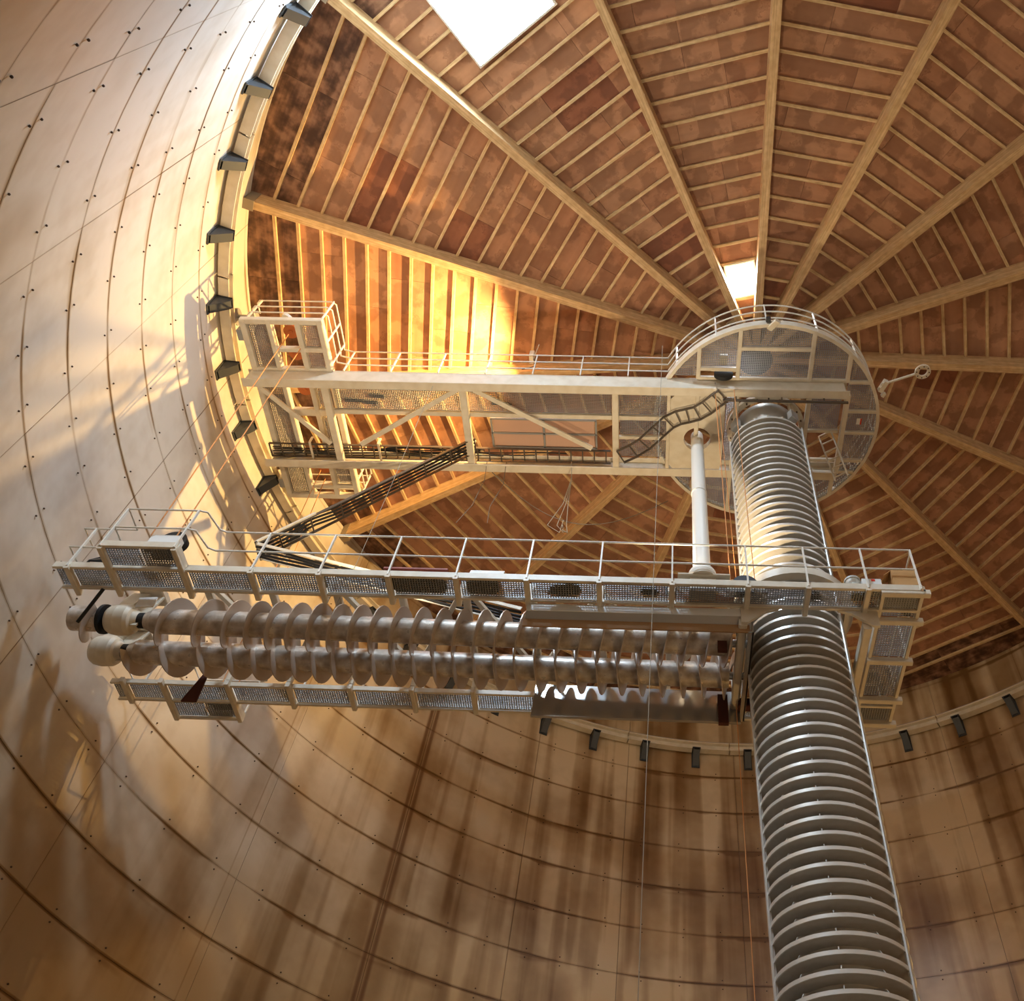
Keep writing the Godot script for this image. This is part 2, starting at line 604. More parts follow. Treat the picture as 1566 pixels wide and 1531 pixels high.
func walls() -> void:
	var fl := MB.new()
	fl.lathe([Vector2(0.001, -0.3), Vector2(15.6, -0.3), Vector2(15.6, 0.0), Vector2(0.001, 0.0)], 96)
	var f := lone("floor", fl, M.floor, "", "", Vector3(0, FLOOR_Y, 0))
	f.remove_meta("label"); f.remove_meta("category"); f.set_meta("kind", "structure")
	for n in f.mesh.surface_get_array_len(0):
		pass
	var quarters := [["wall_left", -165.0, -60.0], ["wall_far", -60.0, 30.0], ["wall_right", 30.0, 120.0], ["wall_near", 120.0, 195.0]]
	var joints := [-165.0, -150.0, -135.5, -121.0, -107.2, -93.0, -78.5, -60.0, -43.3, -27.7, -14.6, 0.6, 15.0, 30.0, 45.0, 60.0, 75.0, 90.0, 105.0, 120.0, 135.0, 150.0, 165.0, 180.0, 195.0]
	var bolt := SphereMesh.new()
	bolt.radius = 0.021; bolt.height = 0.035; bolt.radial_segments = 8; bolt.rings = 4
	for q in quarters:
		var o := setting(q[0])
		var shell := MB.new()
		var a0: float = q[1]
		var a1: float = q[2]
		shell.lathe([Vector2(15.04, 25.6), Vector2(15.04, FLOOR_Y - 0.3)], 48, deg_to_rad(a0), deg_to_rad(a1))
		shell.lathe([Vector2(15.35, FLOOR_Y - 0.3), Vector2(15.35, 25.6)], 48, deg_to_rad(a0), deg_to_rad(a1))
		part("backing_shell", shell, M.seam, o)
		var spots := []
		for j in joints.size() - 1:
			if joints[j] < a0 - 0.01 or joints[j] > a1 - 0.01:
				continue
			var t0: float = joints[j] + 0.018
			var t1: float = joints[j + 1] - 0.018
			var y := FLOOR_Y
			while y < 23.9:
				var top := minf(24.19, (floorf(y / 1.5 + 0.001) + 1.0) * 1.5)
				if top > 23.9:
					top = 24.19
				elif top == 22.5:
					top = 24.19
				var m := MB.new()
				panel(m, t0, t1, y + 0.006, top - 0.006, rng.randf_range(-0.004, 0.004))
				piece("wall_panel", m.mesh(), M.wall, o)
				y = top
			var yy := 6.0
			while yy < 22.0:
				var c := 3
				for e in c:
					var th := lerpf(joints[j], joints[j + 1], (e + 0.5) / c) + rng.randf_range(-0.4, 0.4)
					for s in [-1.0, 1.0]:
						spots.append(polar(14.985, th + rng.randf_range(-0.12, 0.12), yy + s * 0.13))
				yy += 1.5
		var mm := MultiMesh.new()
		mm.transform_format = MultiMesh.TRANSFORM_3D
		mm.mesh = bolt
		mm.instance_count = spots.size()
		for i in spots.size():
			mm.set_instance_transform(i, Transform3D(Basis(), spots[i]))
		var bm := MultiMeshInstance3D.new()
		bm.name = "panel_bolts"
		bm.multimesh = mm
		bm.material_override = M.bolt
		bm.set_meta("kind", "stuff")
		o.add_child(bm)

func panel(m: MB, t0: float, t1: float, y0: float, y1: float, proud: float) -> void:
	var k := 8
	var r := WALL_R + proud
	var base := m.v.size()
	for i in k + 1:
		var th := lerpf(t0, t1, float(i) / k)
		var e := polar(1.0, th)
		for y in [y0, y1]:
			m.v.append(e * r + Vector3.UP * y)
			m.n.append(-e)
			m.uv.append(Vector2((th - WT0) / WTS, (WY1 - y) / WYS))
	for i in k:
		var z := base + i * 2
		for e in [z, z + 2, z + 1, z + 1, z + 2, z + 3]:
			m.ix.append(e)
	# edges back to the shell
	for s in [[t0, 1.0], [t1, -1.0]]:
		var e := polar(1.0, s[0])
		var a := e * r
		var b := e * 15.05
		var U := Vector3.UP
		var c := Vector2((s[0] - WT0) / WTS, (WY1 - y0) / WYS)
		m.tri_face([a + U * y0, a + U * y1, b + U * y1, b + U * y0] if s[1] < 0 else [a + U * y1, a + U * y0, b + U * y0, b + U * y1], [c, c, c, c])
	for y in [y0, y1]:
		var b2 := m.v.size()
		for i in k + 1:
			var e := polar(1.0, lerpf(t0, t1, float(i) / k))
			for q in [r, 15.05]:
				m.v.append(e * q + Vector3.UP * y)
				m.n.append(Vector3.DOWN if y == y0 else Vector3.UP)
				m.uv.append(Vector2((lerpf(t0, t1, float(i) / k) - WT0) / WTS, (WY1 - y) / WYS))
		for i in k:
			var z := b2 + i * 2
			for e in ([z, z + 1, z + 2, z + 2, z + 1, z + 3] if y == y0 else [z, z + 2, z + 1, z + 1, z + 2, z + 3]):
				m.ix.append(e)


func roof() -> void:
	var o := setting("ceiling")
	var beam_len := 15.0 - 0.55
	for k in 16:
		var th := RAFTER_TH - BAY * k
		var d := polar(1.0, th)
		var m := MB.new()
		m.uvo = Vector2(k * 0.37, 0)
		var p := d * 0.55 + Vector3.UP * (RAFTER_BOTTOM + 0.20 - SLOPE * 0.55)
		var q := d * 14.98 + Vector3.UP * (RAFTER_BOTTOM + 0.20 - SLOPE * 14.98)
		m.bar(p, q, 0.22, 0.60)
		piece("rafter", m.mesh(), M.beam, o)
		var s := MB.new()
		var b := Basis(Vector3.UP, deg_to_rad(-th))
		s.xf = Transform3D(b, d * 14.86 + Vector3.UP * (RAFTER_BOTTOM - SLOPE * 14.86))
		s.box(Vector3(0, 0.20, 0.0), Vector3(0.25, 0.62, 0.24))
		s.box(Vector3(0, -0.12, 0), Vector3(0.30, 0.03, 0.28))
		piece("rafter_shoe", s.mesh(), M.shoe, o)
	# laths and plywood, bay by bay, lying in the plane between two rafters
	var cs := cos(deg_to_rad(BAY / 2))
	var sl := SLOPE / cs
	var tn := tan(deg_to_rad(BAY / 2))
	var lath_rest := MB.new()
	var ply_rest := MB.new()
	var shell := MB.new()
	for k in 16:
		var mid := RAFTER_TH - BAY * k - BAY / 2
		var frame := Transform3D(Basis(Vector3.UP, deg_to_rad(-mid)), Vector3.ZERO)     # local -z points outwards along the bay
		var bay_z := func(x: float, dd: float, off: float) -> Vector3:
			return frame * Vector3(x, RAFTER_BOTTOM + off - sl * dd, -dd)
		var light := k == 1 or k == 5  # the second bay named here holds the added rooflight
		var hatch := k == 2
		var dd := 14.14
		while dd > 0.75:
			var half := dd * tn - 0.10
			var spans := [[-half, half]]
			if light and dd > 11.3 and dd < 13.55:
				spans = [[-half, -1.25], [1.25, half]]
			if hatch and dd > 2.1 and dd < 3.1:
				spans = [[-half, -0.48]] if half > 0.5 else []
			for s in spans:
				if s[1] - s[0] < 0.05:
					continue
				var a: Vector3 = bay_z.call(s[0], dd, 0.45)
				var b: Vector3 = bay_z.call(s[1], dd, 0.45)
				var seen := (in_frame(a, 0.0) or in_frame(b, 0.0) or in_frame((a + b) * 0.5, 0.0)) and a.distance_to(b) > 0.5
				if seen:
					var m := MB.new()
					m.uvo = Vector2(rng.randf() * 3.0, rng.randf())
					m.bar(a, b, 0.08, 0.09)
					piece("lath", m.mesh(), M.lath, o)
				else:
					lath_rest.bar(a, b, 0.08, 0.09)
			dd -= 0.61
		# plywood: strips two laths wide, 2.44 m sheets, joints staggered
		var d0 := 15.04
		var d1 := 13.53
		var row := 0
		while d0 > 0.6:
			d1 = maxf(d1, 0.45)
			var half := d0 * tn
			var x := -half - (0.0 if row % 2 == 0 else 1.22)
			while x < half:
				var x1 := x + 2.44
				var poly := clip_sheet(x + 0.004, x1 - 0.004, d1 + 0.004, d0 - 0.004, tn)
				if light:
					poly = []
					for part_poly in cut_hole(x + 0.004, x1 - 0.004, d1 + 0.004, d0 - 0.004, tn, -1.2, 1.2, 11.25, 13.65):
						sheet(part_poly, frame, sl, o, ply_rest)
				elif hatch:
					poly = []
					for part_poly in cut_hole(x + 0.004, x1 - 0.004, d1 + 0.004, d0 - 0.004, tn, -0.43, 0.42, 2.05, 3.15):
						sheet(part_poly, frame, sl, o, ply_rest)
				sheet(poly, frame, sl, o, ply_rest)
				x = x1
			row += 1
			d0 = d1
			d1 -= 1.22
		# weather skin above, closing the roof
		for s in [[0.0, 15.6]]:
			var holes := []
			if light: holes = [-1.2, 1.2, 11.25, 13.65]
			elif hatch: holes = [-0.43, 0.42, 2.05, 3.15]
			skin(shell, frame, sl, tn, holes)
	if lath_rest.v.size() > 0:
		part("laths", lath_rest, M.lath, o, "stuff")
	if ply_rest.v.size() > 0:
		part("plywood_offcuts", ply_rest, M.ply[0], o, "stuff")
	part("weather_skin", shell, M.seam, o)
	var hub := MB.new()
	hub.lathe([Vector2(0.001, 25.25), Vector2(0.6, 25.25), Vector2(0.6, 25.95), Vector2(0.001, 25.95)], 32)
	part("ridge_hub", hub, M.bracket, o)
	# rooflights
	rooflight("window_1", -144.14, 0.0, 12.45, 2.4, 2.4, sl, 2.0)
	rooflight("added_window_3", 125.86, 0.0, 12.45, 2.4, 2.4, sl, 2.0)  # unseen, added with its roof opening as a fill source
	rooflight("window_2", RAFTER_TH - BAY * 2 - BAY / 2, -0.005, 2.6, 0.85, 1.1, sl, 2.0)

func clip_sheet(x0: float, x1: float, d0: float, d1: float, tn: float) -> Array:      # rectangle cut to the bay's wedge |x| < d * tn
	var poly := PackedVector2Array([Vector2(x0, d0), Vector2(x1, d0), Vector2(x1, d1), Vector2(x0, d1)])
	var big := 40.0
	var wedge := PackedVector2Array([Vector2(0, 0), Vector2(big * tn, big), Vector2(-big * tn, big)])
	var out := Geometry2D.intersect_polygons(poly, wedge)
	return Array(out[0]) if out.size() else []

func cut_hole(x0: float, x1: float, d0: float, d1: float, tn: float, hx0: float, hx1: float, hd0: float, hd1: float) -> Array:
	var res := []
	for r in [[x0, minf(x1, hx0), d0, d1], [maxf(x0, hx1), x1, d0, d1], [maxf(x0, hx0), minf(x1, hx1), d0, minf(d1, hd0)], [maxf(x0, hx0), minf(x1, hx1), maxf(d0, hd1), d1]]:
		if r[1] - r[0] > 0.02 and r[3] - r[2] > 0.02:
			var p := clip_sheet(r[0], r[1], r[2], r[3], tn)
			if p.size() > 2:
				res.append(p)
	return res

func sheet(poly: Array, frame: Transform3D, sl: float, o: Node3D, rest: MB) -> void:
	if poly.size() < 3:
		return
	var seen := false
	var c := Vector2.ZERO
	for p in poly:
		c += p / poly.size()
	var shift := Vector2(rng.randf() * 3.0, rng.randf() * 3.0)
	var drop := rng.randf_range(0.0, 0.006)
	var low := []
	var high := []
	var us := []
	for p in poly:
		low.append(frame * Vector3(p.x, RAFTER_BOTTOM + 0.496 - drop - sl * p.y, -p.y))
		high.append(frame * Vector3(p.x, RAFTER_BOTTOM + 0.52 - sl * p.y, -p.y))
		us.append(Vector2(p.x, p.y) + shift)
		if in_frame(low[-1], 0.0):
			seen = true
	if in_frame(frame * Vector3(c.x, RAFTER_BOTTOM + 0.5 - sl * c.y, -c.y), 0.0):
		seen = true
	var area2 := 0.0
	for i in poly.size():
		area2 += (poly[i] as Vector2).cross(poly[(i + 1) % poly.size()])
	if absf(area2) * 0.5 < 0.35 or c.y < 2.0:
		seen = false
	var m := MB.new() if seen else rest
	var down: Vector3 = (low[1] - low[0]).cross(low[2] - low[0])
	if down.y > 0:
		low.reverse(); high.reverse(); us.reverse()
	m.tri_face(low, us)
	var hr := high.duplicate(); hr.reverse()
	m.tri_face(hr, us)
	for i in low.size():
		var j := (i + 1) % low.size()
		m.tri_face([low[j], low[i], high[i], high[j]], [us[j], us[i], us[i], us[j]])
	if seen:
		var pick: int = rng.randi() % M.ply.size()
		var odd := rng.randf()
		piece("plywood_sheet", m.mesh(), M.ply_damp if c.y > 13.5 else (M.ply_red if odd < 0.05 else M.ply[pick]), o)

func skin(m: MB, frame: Transform3D, sl: float, tn: float, hole: Array) -> void:
	var rects := []
	if hole.is_empty():
		rects = [clip_sheet(-9.0, 9.0, 0.0, 15.6, tn)]
	else:
		rects = cut_hole(-9.0, 9.0, 0.0, 15.6, tn, hole[0], hole[1], hole[2], hole[3])
	for poly in rects:
		var low := []
		var high := []
		var us := []
		for p in poly:
			low.append(frame * Vector3(p.x, RAFTER_BOTTOM + 0.54 - sl * p.y, -p.y))
			high.append(frame * Vector3(p.x, RAFTER_BOTTOM + 0.62 - sl * p.y, -p.y))
			us.append(p)
		var down: Vector3 = (low[1] - low[0]).cross(low[2] - low[0])
		if down.y > 0:
			low.reverse(); high.reverse(); us.reverse()
		m.tri_face(low, us)
		var hr := high.duplicate(); hr.reverse()
		m.tri_face(hr, us)
		for i in low.size():
			var j := (i + 1) % low.size()
			m.tri_face([low[j], low[i], high[i], high[j]], [us[j], us[i], us[i], us[j]])

func rooflight(called: String, mid: float, cx: float, dc: float, wx: float, wd: float, sl: float, glow: float) -> void:
	var o := setting(called)
	var frame := Transform3D(Basis(Vector3.UP, deg_to_rad(-mid)), Vector3.ZERO)
	var at := frame * Vector3(cx, RAFTER_BOTTOM + 0.5 - sl * dc, -dc)
	var tilt := frame.basis * Basis(Vector3.RIGHT, -atan(sl))
	var x := Transform3D(tilt, at)
	var m := MB.new()
	m.xf = x
	var t := 0.05
	m.box(Vector3(-wx / 2, 0.06, 0), Vector3(t, 0.40, wd + t))
	m.box(Vector3(wx / 2, 0.06, 0), Vector3(t, 0.40, wd + t))
	m.box(Vector3(0, 0.06, -wd / 2), Vector3(wx - t, 0.40, t))
	m.box(Vector3(0, 0.06, wd / 2), Vector3(wx - t, 0.40, t))
	part("window_frame", m, M.rail, o)
	var g := MB.new()
	g.xf = x
	g.box(Vector3(0, 0.20, 0), Vector3(wx - t, 0.02, wd - t))
	var pm := mat(Color(0.95, 0.97, 1.0), 0.6)
	pm.emission_enabled = true
	pm.emission = Color(0.96, 0.98, 1.0)
	pm.emission_energy_multiplier = glow
	part("pane", g, pm, o)


# ---------------------------------------------------------------- column
func column() -> void:
	var t := thing("ribbed_column", "tall grey central column ringed with many flat steel ribs", "column", Vector3(0, FLOOR_Y, 0))
	var m := MB.new()
	m.lathe([Vector2(0.68, 0.0), Vector2(0.68, 22.6)], 40)
	m.lathe([Vector2(0.72, 22.6), Vector2(0.0, 22.6)], 40)
	part("core_tube", m, M.core, t)
	# one rib: flat annular plate with an upright lip and small gussets on top
	var r := MB.new()
	r.lathe([Vector2(0.68, 0.0), Vector2(1.0, 0.0)], 48)
	for v in r.n.size():
		r.n[v] = Vector3.DOWN
	r.lathe([Vector2(1.0, 0.012), Vector2(0.68, 0.012)], 48)
	for k in 10:
		var e := polar(1.0, k * 36.0 + 12.0)
		r.xf = Transform3D(Basis(e, Vector3.UP, e.cross(Vector3.UP)), Vector3.ZERO)
		r.prism(PackedVector2Array([Vector2(0.66, 0.0), Vector2(0.985, 0.0), Vector2(0.985, 0.055), Vector2(0.94, 0.125), Vector2(0.66, 0.25)]), -0.008, 0.008)
	r.xf = Transform3D()
	var lip := MB.new()
	lip.lathe([Vector2(0.985, -0.012), Vector2(1.005, -0.012), Vector2(1.005, 0.048), Vector2(0.985, 0.048), Vector2(0.985, -0.012)], 48)
	var rm := r.mesh()
	var lm := lip.mesh()
	var y := 20.28
	while y > FLOOR_Y + 0.2:
		var o := piece("rib", rm, M.ring, t)
		o.position.y = y - FLOOR_Y
		var l := MeshInstance3D.new()
		l.name = "rib_lip"
		l.mesh = lm
		l.material_override = M.lip
		o.add_child(l)
		y -= 0.262
	# upright guide bars on the rib rims
	for a in [-95.5, 125.0, 15.0]:
		var g := MB.new()
		var e := polar(1.0, a)
		g.xf = Transform3D(Basis(Vector3.UP, deg_to_rad(-a)), e * 1.02)
		g.box(Vector3(0, 11.1, 0), Vector3(0.065, 22.1, 0.03))
		g.box(Vector3(0, 11.1, 0.03), Vector3(0.02, 22.1, 0.04))
		part("guide_bar", g, M.lip, t)
	# head: smooth drum, collar of cream plates, open ring on top
	var h := MB.new()
	h.lathe([Vector2(0.80, 22.32), Vector2(0.82, 23.02)], 48)
	h.lathe([Vector2(0.82, 22.32), Vector2(0.70, 22.32)], 48)
	part("head_drum", h, M.head, t)
	var c := MB.new()
	c.lathe([Vector2(0.98, 22.04), Vector2(0.80, 22.26)], 48)
	c.lathe([Vector2(0.99, 22.0), Vector2(0.98, 22.04)], 48)
	c.lathe([Vector2(0.70, 22.0), Vector2(0.99, 22.0)], 48)
	for k in 16:
		var e := polar(1.0, k * 22.5 + 5.0)
		c.bar(e * 0.97 + Vector3.UP * 22.08, e * 0.80 + Vector3.UP * 22.32, 0.02, 0.07)
	part("collar", c, M.cream, t)
	var f := MB.new()
	f.lathe([Vector2(0.90, 23.0), Vector2(1.05, 23.0), Vector2(1.05, 23.12), Vector2(0.90, 23.12), Vector2(0.90, 23.0)], 48)
	part("top_flange", f, M.cream, t)
	var bolts := MB.new()
	for k in 20:
		bolts.tube(polar(0.975, k * 18.0, 22.96), polar(0.975, k * 18.0, 23.0), 0.022, 6)
	part("flange_bolts", bolts, M.bolt, t)
	for a in [-118.0, 142.0, 12.0]:
		var g := MB.new()
		g.xf = Transform3D(Basis(Vector3.UP, deg_to_rad(-a + 0.0)), polar(0.98, a, 22.42))
		g.bevel_box(Vector3.ZERO, Vector3(0.24, 0.34, 0.16), 0.02)
		part("clamp_block", g, M.grey, t)
		var s := MB.new()
		s.xf = g.xf
		s.box(Vector3(0, 0.36, 0.02), Vector3(0.14, 0.40, 0.08))
		part("clamp_arm", s, M.cream, t)


# ---------------------------------------------------------------- ring rail on the wall
func ring_rail() -> void:
	var t := thing("ring_rail", "pale curved ring beam on dark brackets along the top of the wall", "rail")
	# beam in 24 pieces
	for k in 24:
		var m := MB.new()
		var a := deg_to_rad(k * 15.0 + 0.08)
		var b := deg_to_rad(k * 15.0 + 14.92)
		m.lathe([Vector2(14.93, 21.98), Vector2(14.66, 21.98)], 6, a, b)
		m.lathe([Vector2(14.66, 21.98), Vector2(14.66, 22.03)], 6, a, b)
		m.lathe([Vector2(14.66, 22.03), Vector2(14.78, 22.05)], 6, a, b)
		m.lathe([Vector2(14.78, 22.05), Vector2(14.78, 22.24)], 6, a, b)
		m.lathe([Vector2(14.78, 22.24), Vector2(14.66, 22.26)], 6, a, b)
		m.lathe([Vector2(14.66, 22.26), Vector2(14.66, 22.31)], 6, a, b)
		m.lathe([Vector2(14.66, 22.31), Vector2(14.93, 22.31)], 6, a, b)
		m.lathe([Vector2(14.93, 22.31), Vector2(14.93, 21.98)], 6, a, b)
		for v in m.n.size():        # all normals away from the beam's own middle
			var e := Vector3(m.v[v].x, 0, m.v[v].z).normalized()
			var rad := Vector2(m.v[v].x, m.v[v].z).length()
			if absf(m.n[v].y) > 0.5:
				m.n[v] = Vector3.DOWN if m.v[v].y < 22.14 else Vector3.UP
			else:
				m.n[v] = -e if rad < 14.85 else e
		part("beam_length", m, M.cream, t)
		var rl := MB.new()
		rl.lathe([Vector2(14.76, 22.31), Vector2(14.72, 22.33), Vector2(14.72, 22.38), Vector2(14.80, 22.38), Vector2(14.80, 22.31)], 6, a, b)
		part("rail_head", rl, M.grey, t)
	# bracket: wall plate, two cheeks, seat
	var br := MB.new()
	br.box(Vector3(0, 21.66, 0.015), Vector3(0.30, 0.62, 0.03))
	for s in [-0.11, 0.11]:
		br.xf = Transform3D(Basis(Vector3(0, 0, 1), Vector3.UP, Vector3(-1, 0, 0)), Vector3(s, 0, 0))
		br.prism(PackedVector2Array([Vector2(0.03, 21.36), Vector2(0.42, 21.84), Vector2(0.42, 21.96), Vector2(0.03, 21.96)]), -0.008, 0.008)
	br.xf = Transform3D()
	br.box(Vector3(0, 21.965, 0.22), Vector3(0.30, 0.02, 0.42))
	br.bar(Vector3(0, 21.40, 0.06), Vector3(0, 21.86, 0.43), 0.22, 0.012, Vector3.BACK)
	var bm := br.mesh()
	for k in 48:
		var th := -132.39 + 7.5 * k
		var o := piece("bracket", bm, M.bracket, t)
		# local +z points from the wall to the axis
		o.transform = Transform3D(Basis(Vector3.UP, deg_to_rad(-th)), polar(14.985, th))


# ---------------------------------------------------------------- gratings
const PITCH := 0.05

func grating(x0: float, x1: float, z0: float, z1: float, y: float, rad := 0.0, hole := 0.0) -> MB:
	var m := MB.new()
	var x := x0
	while x <= x1 + 1e-4:
		for s in clip_run(x, z0, z1, rad, hole):
			m.box(Vector3(x, y, (s[0] + s[1]) / 2), Vector3(0.014, 0.03, s[1] - s[0]))
		x += PITCH
	var z := z0
	while z <= z1 + 1e-4:
		for s in clip_run(z, x0, x1, rad, hole):
			m.box(Vector3((s[0] + s[1]) / 2, y + 0.003, z), Vector3(s[1] - s[0], 0.022, 0.012))
		z += PITCH
	return m

func clip_run(c: float, a: float, b: float, rad: float, hole: float) -> Array:
	var runs := [[a, b]]
	if rad > 0.0:
		if absf(c) >= rad:
			return []
		var q := sqrt(rad * rad - c * c)
		runs = [[maxf(a, -q), minf(b, q)]]
	if hole > 0.0 and absf(c) < hole:
		var q := sqrt(hole * hole - c * c)
		var out := []
		for r in runs:
			out.append([r[0], minf(r[1], -q)])
			out.append([maxf(r[0], q), r[1]])
		runs = out
	return runs.filter(func(r): return r[1] - r[0] > 0.02)

func chan(m: MB, a: Vector3, b: Vector3, w: float, h: float) -> void:      # small box member with softened edges, axis-aligned
	m.bevel_box((a + b) * 0.5, Vector3(maxf(absf(a.x - b.x), w), h, maxf(absf(a.z - b.z), w)), minf(w, h) * 0.14)

func straight(called: String, a: Vector3, b: Vector3, w: float, h: float, mt: Material, t: Node3D) -> void:
	var m := MB.new()
	chan(m, a, b, w, h)
	part(called, m, mt, t)


# ---------------------------------------------------------------- service bridge under the roof
func bridge() -> void:
	var t := thing("service_bridge", "cream steel service bridge under the roof with a round platform and an end carriage", "bridge")
	var Y0 := 20.97
	# two main girders
	for s in [1.0, -1.0]:
		var m := MB.new()
		m.bevel_box(Vector3(-6.0, Y0 + 0.02, s * 1.30), Vector3(16.1, 0.04, 0.25), 0.008)
		m.bevel_box(Vector3(-6.0, Y0 + 0.27, s * 1.37), Vector3(15.9, 0.46, 0.10), 0.01)
		m.bevel_box(Vector3(-6.0, Y0 + 0.52, s * 1.30), Vector3(16.1, 0.04, 0.25), 0.008)
		part("main_girder", m, M.cream, t)
	# cross beams
	for c in [[-11.9, 0.20], [-8.17, 0.20], [-4.09, 0.18], [-2.66, 0.10], [-1.9, 0.12], [-0.86, 0.12], [1.04, 0.12], [2.04, 0.13]]:
		straight("cross_beam", Vector3(c[0], Y0 + 0.14, -1.25), Vector3(c[0], Y0 + 0.14, 1.25), c[1], 0.16, M.cream, t)
	# wind bracing
	for d in [[Vector3(-13.6, 0, 1.12), Vector3(-12.05, 0, -0.62)], [Vector3(-8.30, 0, 1.2), Vector3(-11.2, 0, -0.62)], [Vector3(-7.85, 0, 1.2), Vector3(-4.75, 0, -0.58)]]:
		var m := MB.new()
		m.bar(d[0] + Vector3.UP * (Y0 + 0.055), d[1] + Vector3.UP * (Y0 + 0.055), 0.13, 0.06)
		part("brace", m, M.cream, t)
	# floor: long members and gratings along the near side
	straight("long_member", Vector3(-11.9, Y0 + 0.25, 0.33), Vector3(-1.2, Y0 + 0.25, 0.33), 0.13, 0.12, M.cream, t)
	var xs := [-11.75, -10.4, -9.1, -8.25, -7.0, -5.6, -4.2, -2.75, -1.95, -1.2]
	for i in xs.size() - 1:
		part("grating_panel", grating(xs[i] + 0.01, xs[i + 1] - 0.005, 0.40, 1.24, Y0 + 0.30), M.grate, t)
	# gratings on the far side near the middle
	straight("long_member", Vector3(-4.0, Y0 + 0.25, -0.30), Vector3(-2.7, Y0 + 0.25, -0.30), 0.10, 0.12, M.cream, t)
	part("grating_panel", grating(-3.97, -2.72, -0.22, 0.26, Y0 + 0.30), M.grate, t)
	part("grating_panel", grating(-3.97, -2.72, -0.95, -0.37, Y0 + 0.30), M.grate, t)
	# closed deck plate round the pipe
	var pl := MB.new()
	var hole := PackedVector2Array()
	for k in 24:
		hole.append(Vector2(-1.86, -0.22) + Vector2(cos(TAU * k / 24.0), sin(TAU * k / 24.0)) * 0.37)
	# plate as four trapezoid fans round the round hole
	var rect := [Vector2(-1.16, 1.2), Vector2(-2.66, 1.2), Vector2(-2.66, -1.2), Vector2(-1.16, -1.2)]
	plate_with_hole(pl, rect, Vector2(-1.86, -0.22), 0.37, Y0 + 0.10, 0.03)
	part("deck_plate", pl, M.cream, t)
	var hr := MB.new()
	hr.xf = Transform3D(Basis(), Vector3(-1.86, 0, -0.22))
	hr.lathe([Vector2(0.37, Y0 + 0.08), Vector2(0.40, Y0 + 0.08), Vector2(0.40, Y0 + 0.30), Vector2(0.37, Y0 + 0.30), Vector2(0.37, Y0 + 0.08)], 24)
	part("hole_collar", hr, M.cream, t)
	# framed hatch panel between the girders
	var hp := MB.new()
	for c in [[-6.85, -0.20], [-5.40, -0.20], [-6.85, -0.67], [-5.40, -0.67]]:
		hp.box(Vector3(c[0], Y0 + 0.55, c[1]), Vector3(1.38, 0.03, 0.41))
	part("hatch_panel", hp, M.foam, t)
	var hf := MB.new()
	for z in [0.03, -0.435, -0.90]:
		hf.box(Vector3(-6.12, Y0 + 0.53, z), Vector3(2.95, 0.05, 0.05))
	for x in [-7.58, -6.12, -4.66]:
		hf.box(Vector3(x, Y0 + 0.53, -0.435), Vector3(0.05, 0.05, 0.93))
	part("hatch_frame", hf, M.grey, t)
	# round platform
	var PR := 3.08
	var PY := 21.50
	var rim := MB.new()
	rim.lathe([Vector2(PR - 0.09, PY - 0.09), Vector2(PR, PY - 0.09), Vector2(PR, PY + 0.15), Vector2(PR - 0.07, PY + 0.15), Vector2(PR - 0.09, PY - 0.09)], 72)
	part("platform_rim", rim, M.cream, t)
	for x in [-1.9, -0.86, 1.04, 2.04]:
		var q := sqrt(PR * PR - x * x) - 0.05
		for s in [[1.45, q], [-q, -1.45]]:
			straight("platform_beam", Vector3(x, PY - 0.05, s[0]), Vector3(x, PY - 0.05, s[1]), 0.11, 0.10, M.cream, t)
	for m in [[-0.82, 1.0, 2.36], [-1.85, -0.9, 1.75], [-1.9, 2.1, 1.47], [2.1, 2.68, 1.43], [2.1, 2.98, 0.54], [1.06, 2.0, -0.10], [2.05, 3.02, -0.14], [1.3, 2.78, -1.06], [1.3, 2.6, -1.45]]:
		straight("platform_beam", Vector3(m[0], PY - 0.05, m[2]), Vector3(m[1], PY - 0.044, m[2]), 0.10, 0.10, M.cream, t)
	for g in [[-3.0, -1.95, 1.52, 3.0], [-1.85, -0.92, 1.82, 3.0], [-0.80, 0.98, 1.52, 2.30], [-0.80, 0.98, 2.42, 3.05], [1.10, 1.98, 1.52, 3.0], [2.10, 3.0, 1.48, 2.4], [2.10, 3.05, 0.60, 1.38], [2.10, 3.05, -0.08, 0.48], [2.10, 3.05, -1.0, -0.20], [2.10, 2.9, -2.0, -1.12], [1.10, 1.98, -0.04, 1.2], [-1.95, 1.98, -3.0, -1.5], [-1.1, -0.86, -1.2, 1.2], [-3.0, -2.0, -3.0, -1.5]]:
		var gm := grating(g[0], g[1], g[2], g[3], PY + 0.0, PR - 0.08, 1.06)
		if gm.v.size() > 0:
			part("grating_panel", gm, M.grate, t)
	# bridge handrail and the round one
	for s in [1.0]:
		var z: float = 1.43 * s
		var k := -11.45
		while k < -2.6:
			var p := MB.new()
			p.bar(Vector3(k, Y0 + 0.54, z), Vector3(k, Y0 + 1.62, z), 0.05, 0.03, Vector3.RIGHT)
			part("handrail_post", p, M.rail, t)
			k += 1.28
		for h in [0.86, 1.24, 1.62]:
			var p := MB.new()
			p.tube(Vector3(-11.45, Y0 + h, z), Vector3(-2.72, Y0 + h, z), 0.022, 8)
			part("handrail", p, M.rail, t)
	for k in 12:
		var a := -126.0 - 25.0 * k
		if k > 9: break
		var e := polar(PR - 0.02, a)
		var p := MB.new()
		p.bar(e + Vector3.UP * (PY - 0.02), e + Vector3.UP * (PY + 1.08), 0.03, 0.05, e.normalized())
		part("handrail_post", p, M.rail, t)
